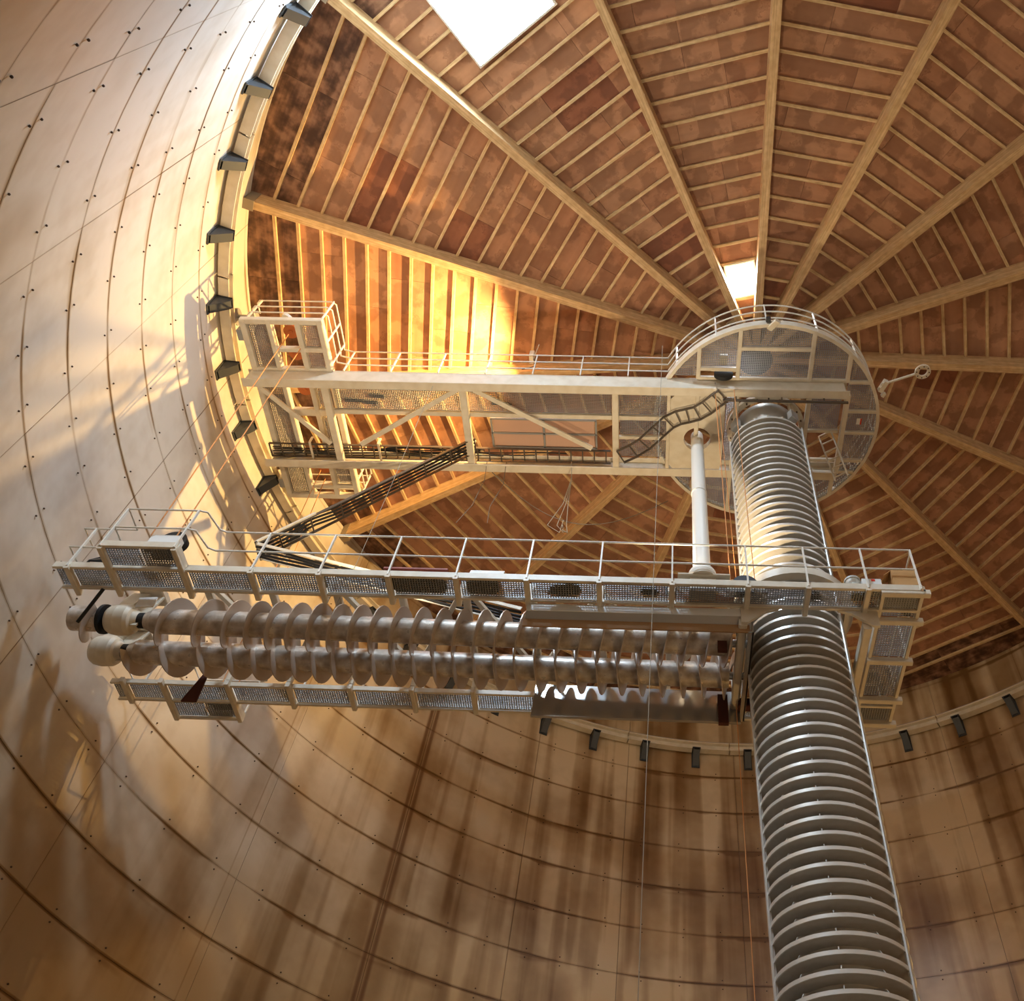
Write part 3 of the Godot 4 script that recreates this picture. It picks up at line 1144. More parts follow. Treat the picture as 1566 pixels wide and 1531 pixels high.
	for h in [0.32, 0.70, 1.08]:
		var pts := []
		for k in 64:
			pts.append(polar(PR - 0.02, -118.0 - 250.0 * k / 63.0, PY + h))
		pts.push_front(Vector3(-2.72, PY + h, 1.43))
		var p := MB.new()
		p.path(pts, 0.022, 6)
		part("handrail", p, M.rail, t)
	# end carriage along the ring rail
	var CY := 21.42
	for x in [-13.84, -13.15, -12.40, -11.80]:
		straight("carriage_beam", Vector3(x, CY + 0.09, -2.8), Vector3(x, CY + 0.09, 2.9), 0.16 if x < -13.5 or x > -12.0 else 0.14, 0.20, M.cream, t)
	for c in [[-13.9, -11.72, 2.86, 0.16], [-13.2, -11.85, 2.05, 0.12], [-13.2, -11.85, 0.12, 0.22], [-13.2, -11.85, -1.70, 0.14], [-13.9, -11.72, -2.78, 0.16], [-13.2, -11.85, -2.42, 0.12], [-13.9, -11.72, 1.45, 0.12], [-13.9, -11.72, -1.5, 0.12]]:
		straight("carriage_cross_beam", Vector3(c[0], CY + 0.085, c[2]), Vector3(c[1], CY + 0.085, c[2]), c[3], 0.17, M.cream, t)
	for g in [[-13.74, -13.24, 1.5, 2.76], [-13.74, -13.24, -1.42, 1.36], [-13.74, -13.24, -2.68, -1.6], [-12.31, -11.89, 2.12, 2.76], [-12.31, -11.89, 1.5, 1.98], [-12.31, -11.89, 0.25, 1.3], [-12.31, -11.89, -1.4, -0.02], [-12.31, -11.89, -2.32, -1.8]]:
		part("grating_panel", grating(g[0], g[1], g[2], g[3], CY + 0.12), M.grate, t)
	# carriage wheels, motors, and sheaves
	for z in [2.45, -2.35]:
		var m := MB.new()
		m.xf = Transform3D(Basis(), Vector3(-14.2, 22.55, z))
		m.tube(Vector3(-0.35, 0, 0), Vector3(-0.27, 0, 0), 0.24, 20)
		m.tube(Vector3(-0.27, 0, 0), Vector3(0.2, 0, 0), 0.06, 10)
		m.box(Vector3(0.2, -0.5, 0), Vector3(0.14, 1.2, 0.3))
		part("rail_wheel", m, M.grey, t)
	for z in [2.40, 1.75, 0.65, -2.0]:
		var m := MB.new()
		m.tube(Vector3(-12.78, CY + 0.40, z), Vector3(-12.78, CY + 0.48, z), 0.20, 20)
		m.tube(Vector3(-12.78, CY + 0.36, z), Vector3(-12.78, CY + 0.52, z), 0.05, 10)
		part("sheave", m, M.orange, t)
	# carriage railings
	for s in [1.0, -1.0]:
		var zz: float = 2.88 * s
		for x in [-13.75, -11.78]:
			var p := MB.new()
			p.bar(Vector3(x, CY + 0.16, zz), Vector3(x, CY + 1.26, zz), 0.05, 0.03, Vector3.RIGHT)
			part("handrail_post", p, M.rail, t)
		for z in [2.25 * s, 1.6 * s]:
			var p := MB.new()
			p.bar(Vector3(-11.74, CY + 0.16, z), Vector3(-11.74, CY + 1.26, z), 0.05, 0.03)
			part("handrail_post", p, M.rail, t)
		for h in [0.54, 0.90, 1.26]:
			var p := MB.new()
			p.path([Vector3(-13.9, CY + h, 2.5 * s), Vector3(-13.9, CY + h, 2.8 * s), Vector3(-13.82, CY + h, zz), Vector3(-11.85, CY + h, zz), Vector3(-11.74, CY + h, 2.8 * s), Vector3(-11.74, CY + h, 1.6 * s), Vector3(-11.72, CY + h - 0.12, 1.5 * s), Vector3(-11.45, Y0 + h + 0.34, 1.43 * s)], 0.022, 6)
			part("handrail", p, M.rail, t)


func plate_with_hole(m: MB, rect: Array, c: Vector2, r: float, y: float, th: float) -> void:
	var k := 32
	for i in k:
		var a := TAU * i / k
		var b := TAU * (i + 1) / k
		var q := []
		for w in [a, b]:
			var d := Vector2(cos(w), sin(w))
			var far := 1e9
			for s in 4:
				var hit = Geometry2D.segment_intersects_segment(c, c + d * 20.0, rect[s], rect[(s + 1) % 4])
				if hit != null:
					far = minf(far, c.distance_to(hit))
			q.append([c + d * r, c + d * far])
		var p := [q[0][0], q[0][1], q[1][1], q[1][0]]
		var lo := []
		var hi := []
		var us := []
		for e in p:
			lo.append(Vector3(e.x, y - th / 2, e.y)); hi.append(Vector3(e.x, y + th / 2, e.y)); us.append(e)
		var u2 := us.duplicate(); u2.reverse()
		var h2 := hi.duplicate(); h2.reverse()
		m.tri_face(lo, us)
		m.tri_face(h2, u2)
		m.tri_face([lo[1], lo[2], hi[2], hi[1]] , us)
		m.tri_face([lo[3], lo[0], hi[0], hi[3]], us)


# ---------------------------------------------------------------- frame that carries the screws
const FY := 12.78           # underside of the walkways
const POSTS := [-14.10, -13.27, -11.86, -10.55, -9.24, -7.92, -6.63, -5.29, -3.92, -2.55, -1.13, -0.01, 1.10]

func screw_frame() -> void:
	var t := thing("screw_frame", "cream steel frame of grated walkways with white handrails round the two screws", "frame")
	for s in [1.0, -1.0]:
		var zi: float = 1.36 * s
		var zo: float = 1.88 * s
		straight("edge_channel", Vector3(-14.4, FY + 0.07, zo), Vector3(2.12, FY + 0.07, zo), 0.06, 0.16, M.cream, t)
		straight("edge_channel", Vector3(-14.4, FY + 0.05, zi), Vector3(2.12, FY + 0.05, zi), 0.06, 0.12, M.cream, t)
		for k in POSTS.size():
			var x: float = POSTS[k]
			var wide: bool = x < -11.7 and x > -13.4
			# floor bearer reaching below the deck
			straight("bearer", Vector3(x, FY - 0.01, zi - 0.14 * s), Vector3(x, FY - 0.01, (2.45 if wide else 1.94) * s), 0.10, 0.12, M.cream, t)
			var p := MB.new()
			var zp: float = (2.46 if wide else 1.93) * s
			p.bar(Vector3(x, FY + 0.0, zp), Vector3(x, FY + 1.13, zp), 0.05, 0.03, Vector3.RIGHT)
			part("handrail_post", p, M.rail, t)
			var nxt: float = POSTS[k + 1] if k + 1 < POSTS.size() else 2.1
			part("grating_panel", grating(x + 0.08, nxt - 0.06, minf(zi, zo) + 0.05, maxf(zi, zo) - 0.05, FY + 0.05), M.grate, t)
		part("grating_panel", grating(-14.36, -14.18, minf(zi, zo) + 0.05, maxf(zi, zo) - 0.05, FY + 0.05), M.grate, t)
		# widened bay by the winch
		straight("edge_channel", Vector3(-13.3, FY + 0.07, 2.44 * s), Vector3(-11.83, FY + 0.07, 2.44 * s), 0.06, 0.16, M.cream, t)
		for x in [-13.29, -11.84]:
			straight("edge_channel", Vector3(x, FY + 0.07, 1.92 * s), Vector3(x, FY + 0.07, 2.42 * s), 0.06, 0.16, M.cream, t)
		part("grating_panel", grating(-13.22, -12.58, minf(1.95 * s, 2.38 * s), maxf(1.95 * s, 2.38 * s), FY + 0.05), M.grate, t)
		part("grating_panel", grating(-12.54, -11.90, minf(1.95 * s, 2.38 * s), maxf(1.95 * s, 2.38 * s), FY + 0.05), M.grate, t)
		# rails
		for h in [0.56, 1.13]:
			var y: float = FY + h
			var a := MB.new()
			a.path([Vector3(-14.35, y, 1.45 * s), Vector3(-14.35, y, 1.93 * s), Vector3(-13.27, y, 1.93 * s)], 0.02, 6)
			part("handrail", a, M.rail, t)
			var b := MB.new()
			b.path([Vector3(-13.27, y, 1.95 * s), Vector3(-13.27, y, 2.46 * s), Vector3(-11.86, y, 2.46 * s), Vector3(-11.70, y, 2.42 * s), Vector3(-11.58, y, 2.0 * s), Vector3(-11.45, y, 1.93 * s), Vector3(2.05, y, 1.93 * s), Vector3(2.10, y, 1.88 * s), Vector3(2.10, y, 1.3 * s)], 0.02, 6)
			part("handrail", b, M.rail, t)
		var pe := MB.new()
		pe.bar(Vector3(2.07, FY, 1.93 * s), Vector3(2.07, FY + 1.13, 1.93 * s), 0.05, 0.03, Vector3.RIGHT)
		part("handrail_post", pe, M.rail, t)
	# cross walkway at the free end
	for x in [1.40, 2.12]:
		straight("edge_channel", Vector3(x, FY + 0.06, -1.9), Vector3(x, FY + 0.06, 1.9), 0.07, 0.14, M.cream, t)
	var zs := [1.84, 1.12, 0.03, -1.12, -1.86]
	for i in 5:
		straight("bearer", Vector3(1.34, FY - 0.02, zs[i]), Vector3(2.24, FY - 0.02, zs[i]), 0.12, 0.14, M.cream, t)
		if i < 4:
			part("grating_panel", grating(1.46, 2.06, zs[i + 1] + 0.08, zs[i] - 0.08, FY + 0.05), M.grate, t)
	for z in [1.12, 0.03, -1.12]:
		var p := MB.new()
		p.bar(Vector3(2.17, FY, z), Vector3(2.17, FY + 1.13, z), 0.03, 0.05, Vector3.RIGHT)
		part("handrail_post", p, M.rail, t)
	for h in [0.56, 1.13]:
		var p := MB.new()
		p.tube(Vector3(2.17, FY + h, 1.3), Vector3(2.17, FY + h, -1.3), 0.02, 6)
		part("handrail", p, M.rail, t)
	# cross girders and bracing above the screws
	var prev := 1.0
	for k in range(2, POSTS.size() - 2):
		var x: float = POSTS[k]
		straight("cross_girder", Vector3(x, FY + 0.52, -1.28), Vector3(x, FY + 0.52, 1.28), 0.14, 0.12, M.cream, t)
		for z in [1.27, -1.27]:
			straight("hanger", Vector3(x, FY + 0.27, z), Vector3(x, FY + 0.27, z), 0.09, 0.42, M.cream, t)
		if k < POSTS.size() - 3:
			var d := MB.new()
			d.bar(Vector3(x, FY + 0.52, 1.2 * prev), Vector3(POSTS[k + 1], FY + 0.52, -1.2 * prev), 0.10, 0.08)
			part("brace", d, M.cream, t)
			prev = -prev
	# curved gussets and guide collar round the column
	for s in [1.0, -1.0]:
		for e in [1.0, -1.0]:
			var g := MB.new()
			g.xf = Transform3D(Basis(), Vector3(0, FY, 1.33 * s))
			var poly := PackedVector2Array([Vector2(1.22, -0.40), Vector2(1.34, -0.40), Vector2(1.34, 0.06), Vector2(0.58, 0.06), Vector2(0.62, -0.02), Vector2(0.86, -0.10), Vector2(1.0, -0.22)])
			if e < 0.0:
				var fl := PackedVector2Array()
				for q in poly:
					fl.insert(0, Vector2(-q.x + 0.1, q.y))
				poly = fl
			g.prism(poly, -0.03, 0.03)
			part("gusset", g, M.cream, t)
	for x in [1.12, -1.2]:
		straight("column_side_beam", Vector3(x, FY - 0.32, -1.29), Vector3(x, FY - 0.32, 1.29), 0.16, 0.22, M.cream, t)
	var col := MB.new()
	col.lathe([Vector2(1.08, FY + 1.15), Vector2(1.26, FY + 1.15), Vector2(1.26, FY + 1.35), Vector2(1.08, FY + 1.35), Vector2(1.08, FY + 1.15)], 48)
	part("guide_collar", col, M.cream, t)
	# shields over and behind the screw ends
	var sh := MB.new()
	sh.box(Vector3(-3.21, FY - 0.13, 1.33), Vector3(4.18, 0.19, 0.012))
	part("front_shield", sh, M.plastic_white, t)  # white colour stands in for daylight on the sheet's upper face
	sh = MB.new()
	sh.quad(Vector3(-5.33, FY - 0.32, 1.19), Vector3(-1.09, FY - 0.32, 1.19), Vector3(-1.12, FY - 0.22, 1.33), Vector3(-5.30, FY - 0.22, 1.33))
	sh.quad(Vector3(-5.30, FY - 0.21, 1.33), Vector3(-1.12, FY - 0.21, 1.33), Vector3(-1.09, FY - 0.31, 1.19), Vector3(-5.33, FY - 0.31, 1.19))
	part("front_shield", sh, M.galv, t)
	var sr := MB.new()
	sr.box(Vector3(-3.21, FY - 0.415, 1.185), Vector3(4.28, 0.19, 0.03))
	part("rubber_strip", sr, M.rubber, t)
	var sb := MB.new()
	sb.box(Vector3(-3.2, FY - 0.38, -1.06), Vector3(4.2, 0.88, 0.02), Basis(Vector3.UP, 0.012) * Basis(Vector3.RIGHT, -0.066))
	sb.box(Vector3(-3.2, FY - 0.80, -1.03), Vector3(4.2, 0.03, 0.06))
	part("back_shield", sb, M.sheet, t)
	for b in [[Vector3(-1.55, FY - 0.30, 0.62), Vector3(0.18, 0.34, 0.10)], [Vector3(-1.45, FY - 0.55, -0.95), Vector3(0.20, 0.75, 0.10)], [Vector3(-1.0, FY - 0.45, -0.9), Vector3(0.3, 0.2, 0.2)]]:
		var m := MB.new()
		m.bevel_box(b[0], b[1], 0.015)
		part("hanger_block", m, M.rust, t)
	var ep := MB.new()
	ep.box(Vector3(-1.02, FY - 0.20, 0.0), Vector3(0.03, 0.75, 2.5))
	ep.box(Vector3(-1.06, FY - 0.56, 0.0), Vector3(0.10, 0.03, 2.5))
	part("end_plate", ep, M.sheet, t)


func screws() -> void:
	for s in [1.0, -1.0]:
		var z: float = 0.46 * s
		var lab := "front shiny steel conveyor screw, nearer the grated walkway with the winch box" if s > 0 else "rear shiny steel conveyor screw, lower in view against the back walkway"
		var x0 := -13.05 if s > 0 else -13.70
		var t := thing("conveyor_screw", lab, "screw", Vector3(0, 12.68, z), "conveyor screws in the hanging frame")
		t.rotation.z = -0.012
		var m := MB.new()
		m.tube(Vector3(x0 + 0.18, 0, 0), Vector3(-1.35, 0, 0), 0.255, 28)
		m.tube(Vector3(x0, 0, 0), Vector3(x0 + 0.18, 0, 0), 0.17, 28, 0.255)
		part("tube", m, M.screw, t)
		var sf := MB.new()
		sf.tube(Vector3(-1.36, 0, 0), Vector3(-0.95, 0, 0), 0.08, 16)
		sf.tube(Vector3(-1.22, 0, 0), Vector3(-1.16, 0, 0), 0.15, 16)
		part("shaft", sf, M.sheet, t)
		part("flight", flight(x0 + 0.05, -1.2, s), M.flight, t)
		var c := MB.new()
		c.tube(Vector3(x0 - 0.14, 0, 0), Vector3(x0 + 0.01, 0, 0), 0.16, 20)
		part("coupling", c, M.black, t)
		# hanger bearing: swollen casing, neck and tapering plate up to the frame
		var b := MB.new()
		b.xf = Transform3D(Basis(Vector3(0, 1, 0), Vector3(-1, 0, 0), Vector3(0, 0, 1)), Vector3(x0 - 0.14, 0, 0))
		b.lathe([Vector2(0.16, 0.0), Vector2(0.19, 0.06), Vector2(0.21, 0.10), Vector2(0.27, 0.13), Vector2(0.31, 0.20), Vector2(0.32, 0.40), Vector2(0.29, 0.56), Vector2(0.25, 0.62)], 28)
		b.xf = Transform3D(Basis(), Vector3(x0 - 0.46, 0, 0))
		b.prism(PackedVector2Array([Vector2(-0.20, 0.05), Vector2(0.14, 0.05), Vector2(0.10, 0.30), Vector2(0.16, 0.46), Vector2(0.30, 0.62), Vector2(-0.06, 0.62), Vector2(-0.16, 0.46), Vector2(-0.20, 0.28)]), -0.16, 0.16)
		part("bearing_housing", b, M.cream, t)
		var pl := MB.new()
		pl.prism(PackedVector2Array([Vector2(x0 - 0.24, -0.20), Vector2(x0 - 0.10, -0.20), Vector2(x0 + 0.10, 0.62), Vector2(x0 - 0.42, 0.62)]), 0.06 * s - 0.02, 0.06 * s + 0.02)
		pl.bevel_box(Vector3(x0 - 0.17, 0.72, 0.25 * s), Vector3(0.5, 0.16, 0.9), 0.02)
		part("hanger_plate", pl, M.cream, t)
		if s > 0:
			var e := MB.new()
			e.tube(Vector3(-14.55, 0, 0), Vector3(x0 - 0.84, 0, 0), 0.255, 24)
			part("tube", e, M.screw, t)
			var f := MB.new()
			part("flight", flight(-14.5, x0 - 0.9, s), M.flight, t)
			var k := MB.new()
			k.tube(Vector3(x0 - 0.90, 0, 0), Vector3(x0 - 0.83, 0, 0), 0.30, 24)
			part("seal_ring", k, M.black, t)

func flight(x0: float, x1: float, s: float) -> MB:
	var m := MB.new()
	var r0 := 0.25
	var r1 := 0.485
	var half := 0.011
	var ph := 0.6 if s > 0 else 2.2
	var x := x0
	var ring := []
	while x < x1:
		var pitch := 0.41
		if x < -10.9:
			pitch = lerpf(0.41, 0.80, clampf((-10.9 - x) / 1.6, 0.0, 1.0))
		var st := pitch / 26.0
		ring.append([x, ph])
		x += st
		ph += TAU / 26.0
	for side in [-1.0, 1.0]:
		var base := m.v.size()
		for q in ring:
			var a: float = -q[1] * s
			var e := Vector3(0, cos(a), sin(a))
			for r in [r0, r1]:
				m.v.append(e * r + Vector3.RIGHT * (q[0] + side * half))
				# face normal of the helicoid
				var tang := Vector3(0.065, sin(a) * s * r, -cos(a) * s * r)
				var nn := e.cross(tang).normalized()
				m.n.append(nn if nn.x * side > 0.0 else -nn)
				m.uv.append(Vector2(q[0] * 2.0 + a * 0.3, r))
		for i in ring.size() - 1:
			var z := base + i * 2
			var fwd: bool = (side * s) > 0.0
			for e in ([z, z + 1, z + 2, z + 2, z + 1, z + 3] if fwd else [z, z + 2, z + 1, z + 1, z + 2, z + 3]):
				m.ix.append(e)
	var b2 := m.v.size()
	for q in ring:
		var a: float = -q[1] * s
		var e := Vector3(0, cos(a), sin(a))
		for side in [-1.0, 1.0]:
			m.v.append(e * r1 + Vector3.RIGHT * (q[0] + side * half))
			m.n.append(e)
			m.uv.append(Vector2(q[0], side))
	for i in ring.size() - 1:
		var z := b2 + i * 2
		for e in ([z, z + 1, z + 2, z + 2, z + 1, z + 3] if s < 0.0 else [z, z + 2, z + 1, z + 1, z + 2, z + 3]):
			m.ix.append(e)
	return m


# ---------------------------------------------------------------- pipe, trays, arms
func ladder_between(t: Node3D, pts: Array, w: float, across: Vector3, step: float, mt: Material, rail_r := 0.018) -> void:
	for s in [-0.5, 0.5]:
		var p := []
		for q in pts:
			p.append(q + across * w * s)
		var m := MB.new()
		for i in p.size() - 1:
			m.bar(p[i], p[i + 1], rail_r * 1.2, 0.08)
		part("side_rail", m, mt, t)
	var run := 0.0
	for i in pts.size() - 1:
		var a: Vector3 = pts[i]
		var b: Vector3 = pts[i + 1]
		var l := a.distance_to(b)
		while run < l:
			var c := a.lerp(b, run / l)
			var m := MB.new()
			m.bar(c - across * w * 0.5, c + across * w * 0.5, 0.035, 0.025)
			part("rung", m, mt, t)
			run += step
		run -= l

func pipe_and_arms() -> void:
	var t := thing("down_pipe", "white pipe beside the ribbed column, rising from the walkway through the bridge deck plate", "pipe", Vector3(-1.96, FY + 0.42, 1.58))
	var lean := Vector3(0.10, 7.85, -1.84)
	var up := lean.normalized()
	var pb := Basis(up.cross(Vector3.BACK).normalized(), up, Vector3.ZERO)
	pb.z = pb.x.cross(pb.y)
	var m := MB.new()
	m.xf = Transform3D(pb, Vector3.ZERO)
	m.lathe([Vector2(0.175, 0.42), Vector2(0.175, 4.3), Vector2(0.19, 4.3), Vector2(0.19, 4.36), Vector2(0.172, 4.36), Vector2(0.17, 8.4)], 28)
	part("tube", m, M.pipe, t)
	var b := MB.new()
	b.xf = m.xf
	b.lathe([Vector2(0.25, 0.06), Vector2(0.285, 0.14), Vector2(0.28, 0.24), Vector2(0.23, 0.36), Vector2(0.176, 0.42)], 28)
	part("bell_joint", b, M.pipe, t)
	var f := MB.new()
	f.lathe([Vector2(0.0, 0.0), Vector2(0.30, 0.0), Vector2(0.30, 0.06), Vector2(0.0, 0.07)], 32)
	f.bevel_box(Vector3(0.02, 0.0, 0.0), Vector3(1.0, 0.05, 0.44), 0.01)
	f.bevel_box(Vector3(0.0, -0.19, 0.0), Vector3(0.5, 0.34, 0.30), 0.01)
	part("base_flange", f, M.cream, t)
	# cable tray along the far girder of the bridge
	var c := thing("cable_tray", "dark cable ladder running along the far girder of the bridge", "cable tray", Vector3(0, 21.28, -1.03))
	ladder_between(c, [Vector3(-13.95, 0, 0), Vector3(-4.25, 0, 0)], 0.42, Vector3.BACK, 0.33, M.tray)
	var cb := MB.new()
	for k in 4:
		var pts := []
		for i in 24:
			var x := lerpf(-13.9, -8.2 + k * 0.9, i / 23.0)
			pts.append(Vector3(x, 0.03 + 0.01 * k, -0.14 + 0.06 * k + 0.025 * sin(x * 2.3 + k)))
		cb.path(pts, 0.018, 5)
	part("cable", cb, M.cable, c)
	var cl := MB.new()
	for k in 5:
		var pts := []
		for i in 20:
			var u := i / 19.0
			pts.append(Vector3(lerpf(-11.0 + k * 0.1, -8.3 + 0.12 * k, u), 0.06, 0.02 + 0.10 * sin(u * PI) * (1 if k % 2 == 0 else -1) + 0.02 * k))
		cl.path(pts, 0.02, 5)
	part("cable_bundle", cl, M.cable, c)
	for x in [-12.75, -10.8, -8.1, -4.15]:
		var h := MB.new()
		h.box(Vector3(x, -0.04, 0.0), Vector3(0.06, 0.03, 0.62))
		h.box(Vector3(x, 0.10, 0.30), Vector3(0.06, 0.25, 0.03))
		part("tray_hanger", h, M.cream, c)
	# curved ladder tray up to the column head
	var sc := thing("curved_cable_tray", "dark S-curved cable ladder below the round platform, between bridge and column", "cable tray", Vector3(0, 20.90, 0))
	var cen := [Vector2(-3.95, -0.75), Vector2(-3.6, -0.55), Vector2(-3.30, -0.32), Vector2(-2.92, 0.10), Vector2(-2.65, 0.40), Vector2(-2.40, 0.55), Vector2(-2.15, 0.62), Vector2(-1.90, 0.70), Vector2(-1.65, 0.88), Vector2(-1.40, 1.12), Vector2(-1.25, 1.25)]
	for s in [-0.21, 0.21]:
		var p := MB.new()
		var q := []
		for i in cen.size():
			var d: Vector2 = (cen[mini(i + 1, cen.size() - 1)] - cen[maxi(i - 1, 0)]).normalized()
			var o: Vector2 = cen[i] + Vector2(-d.y, d.x) * s
			q.append(Vector3(o.x, 0, o.y))
		for i in q.size() - 1:
			p.bar(q[i], q[i + 1], 0.022, 0.10)
		part("side_rail", p, M.tray, sc)
	for i in range(0, cen.size()):
		var d: Vector2 = (cen[mini(i + 1, cen.size() - 1)] - cen[maxi(i - 1, 0)]).normalized()
		var nn := Vector2(-d.y, d.x) * 0.21
		var p := MB.new()
		p.bar(Vector3(cen[i].x - nn.x, 0, cen[i].y - nn.y), Vector3(cen[i].x + nn.x, 0, cen[i].y + nn.y), 0.035, 0.025)
		part("rung", p, M.tray, sc)
	var bk := lone("tray_bar", MB.new(), M.tray, "x", "x") if false else null
	var tb := MB.new()
	tb.bar(Vector3(-1.25, 20.84, 1.16), Vector3(2.02, 20.84, 1.16), 0.04, 0.08)
	for x in [-0.9, 0.3, 1.4]:
		tb.bar(Vector3(x, 20.86, 1.16), Vector3(x, 21.0, 1.2), 0.03, 0.03)
	lone("tray_bar", tb, M.tray, "long dark steel bar crossing in front of the column head under the platform", "bar")
	# folding cable arm between bridge and screw frame
	var ca := thing("folding_cable_arm", "folding ladder arm with black cables hanging from the bridge to the screw frame", "cable arm")
	var A := Vector3(-8.05, 21.25, -0.70)
	var E := Vector3(-12.35, 16.35, -0.62)
	var Bp := Vector3(-5.6, 13.55, 0.18)
	for seg in [[A, E], [E, Bp]]:
		var d: Vector3 = (seg[1] - seg[0]).normalized()
		var ac := Vector3(0, 0, 1)
		var nn := d.cross(ac).normalized()
		ladder_between(ca, [seg[0], seg[1]], 0.46, ac, 0.85, M.tray if seg[0] == A else M.cream)
		var cm := MB.new()
		for k in 4:
			var o := ac * (-0.15 + 0.10 * k)
			var pts := []
			for i in 26:
				var u := i / 25.0
				var kink := 0.10 * smoothstep(0.70, 0.74, u) * (1.0 - smoothstep(0.80, 0.84, u)) if seg[0] == A else 0.02 * sin(u * 19.0 + k)
				pts.append(seg[0].lerp(seg[1], u) + o + nn * (0.03 + kink))
			cm.path(pts, 0.030, 6)
		part("cable", cm, M.cable, ca)
	var fr := MB.new()
	for s in [-0.25, 0.25]:
		fr.bar(E + Vector3(0, 0.03, s), E.lerp(A, 0.24) + Vector3(0, 0.03, s), 0.06, 0.06)
		fr.tube(E + Vector3(0, 0, -0.28), E + Vector3(0, 0, 0.28), 0.04, 10)
	part("elbow_frame", fr, M.cream, ca)
	# davit arm with a ring, outside the platform
	var dv := thing("davit", "cream arm with a bolted ring on its end, fixed to the platform edge", "bracket arm", Vector3(0, 21.5, 0))
	var am := MB.new()
	am.tube(Vector3(2.95, 0, 1.34), Vector3(3.78, 0, 1.68), 0.035, 12)
	part("arm", am, M.cream, dv)
	var an := MB.new()
	an.xf = Transform3D(Basis(), Vector3(3.97, 0, 1.76))
	an.lathe([Vector2(0.115, -0.03), Vector2(0.205, -0.03), Vector2(0.205, 0.03), Vector2(0.115, 0.03), Vector2(0.115, -0.03)], 28)
	part("ring", an, M.cream, dv)
	var bl := MB.new()
	for k in 8:
		var e := polar(0.162, k * 45.0)
		bl.tube(Vector3(3.97, -0.045, 1.76) + e, Vector3(3.97, 0.045, 1.76) + e, 0.018, 6)
	part("ring_bolts", bl, M.bolt, dv)
	var bt := MB.new()
	bt.box(Vector3(3.02, 0.02, 1.30), Vector3(0.12, 0.16, 0.34), Basis(Vector3.UP, 0.4))
	bt.box(Vector3(3.06, 0.0, 1.05), Vector3(0.08, 0.12, 0.12), Basis(Vector3.UP, 0.4))
	part("mounting_bracket", bt, M.cream, dv)
	# ladder down from the platform by the column
	var ld := thing("access_ladder", "pale steel access ladder hanging under the platform right of the column", "ladder", Vector3(0, 0, 0))
	var la := Vector3(1.66, 21.45, -0.20)
	var lb := Vector3(2.02, 20.15, -0.78)
	ladder_between(ld, [la, lb], 0.36, Vector3(0.85, 0, 0.53).normalized(), 0.27, M.cream, 0.03)


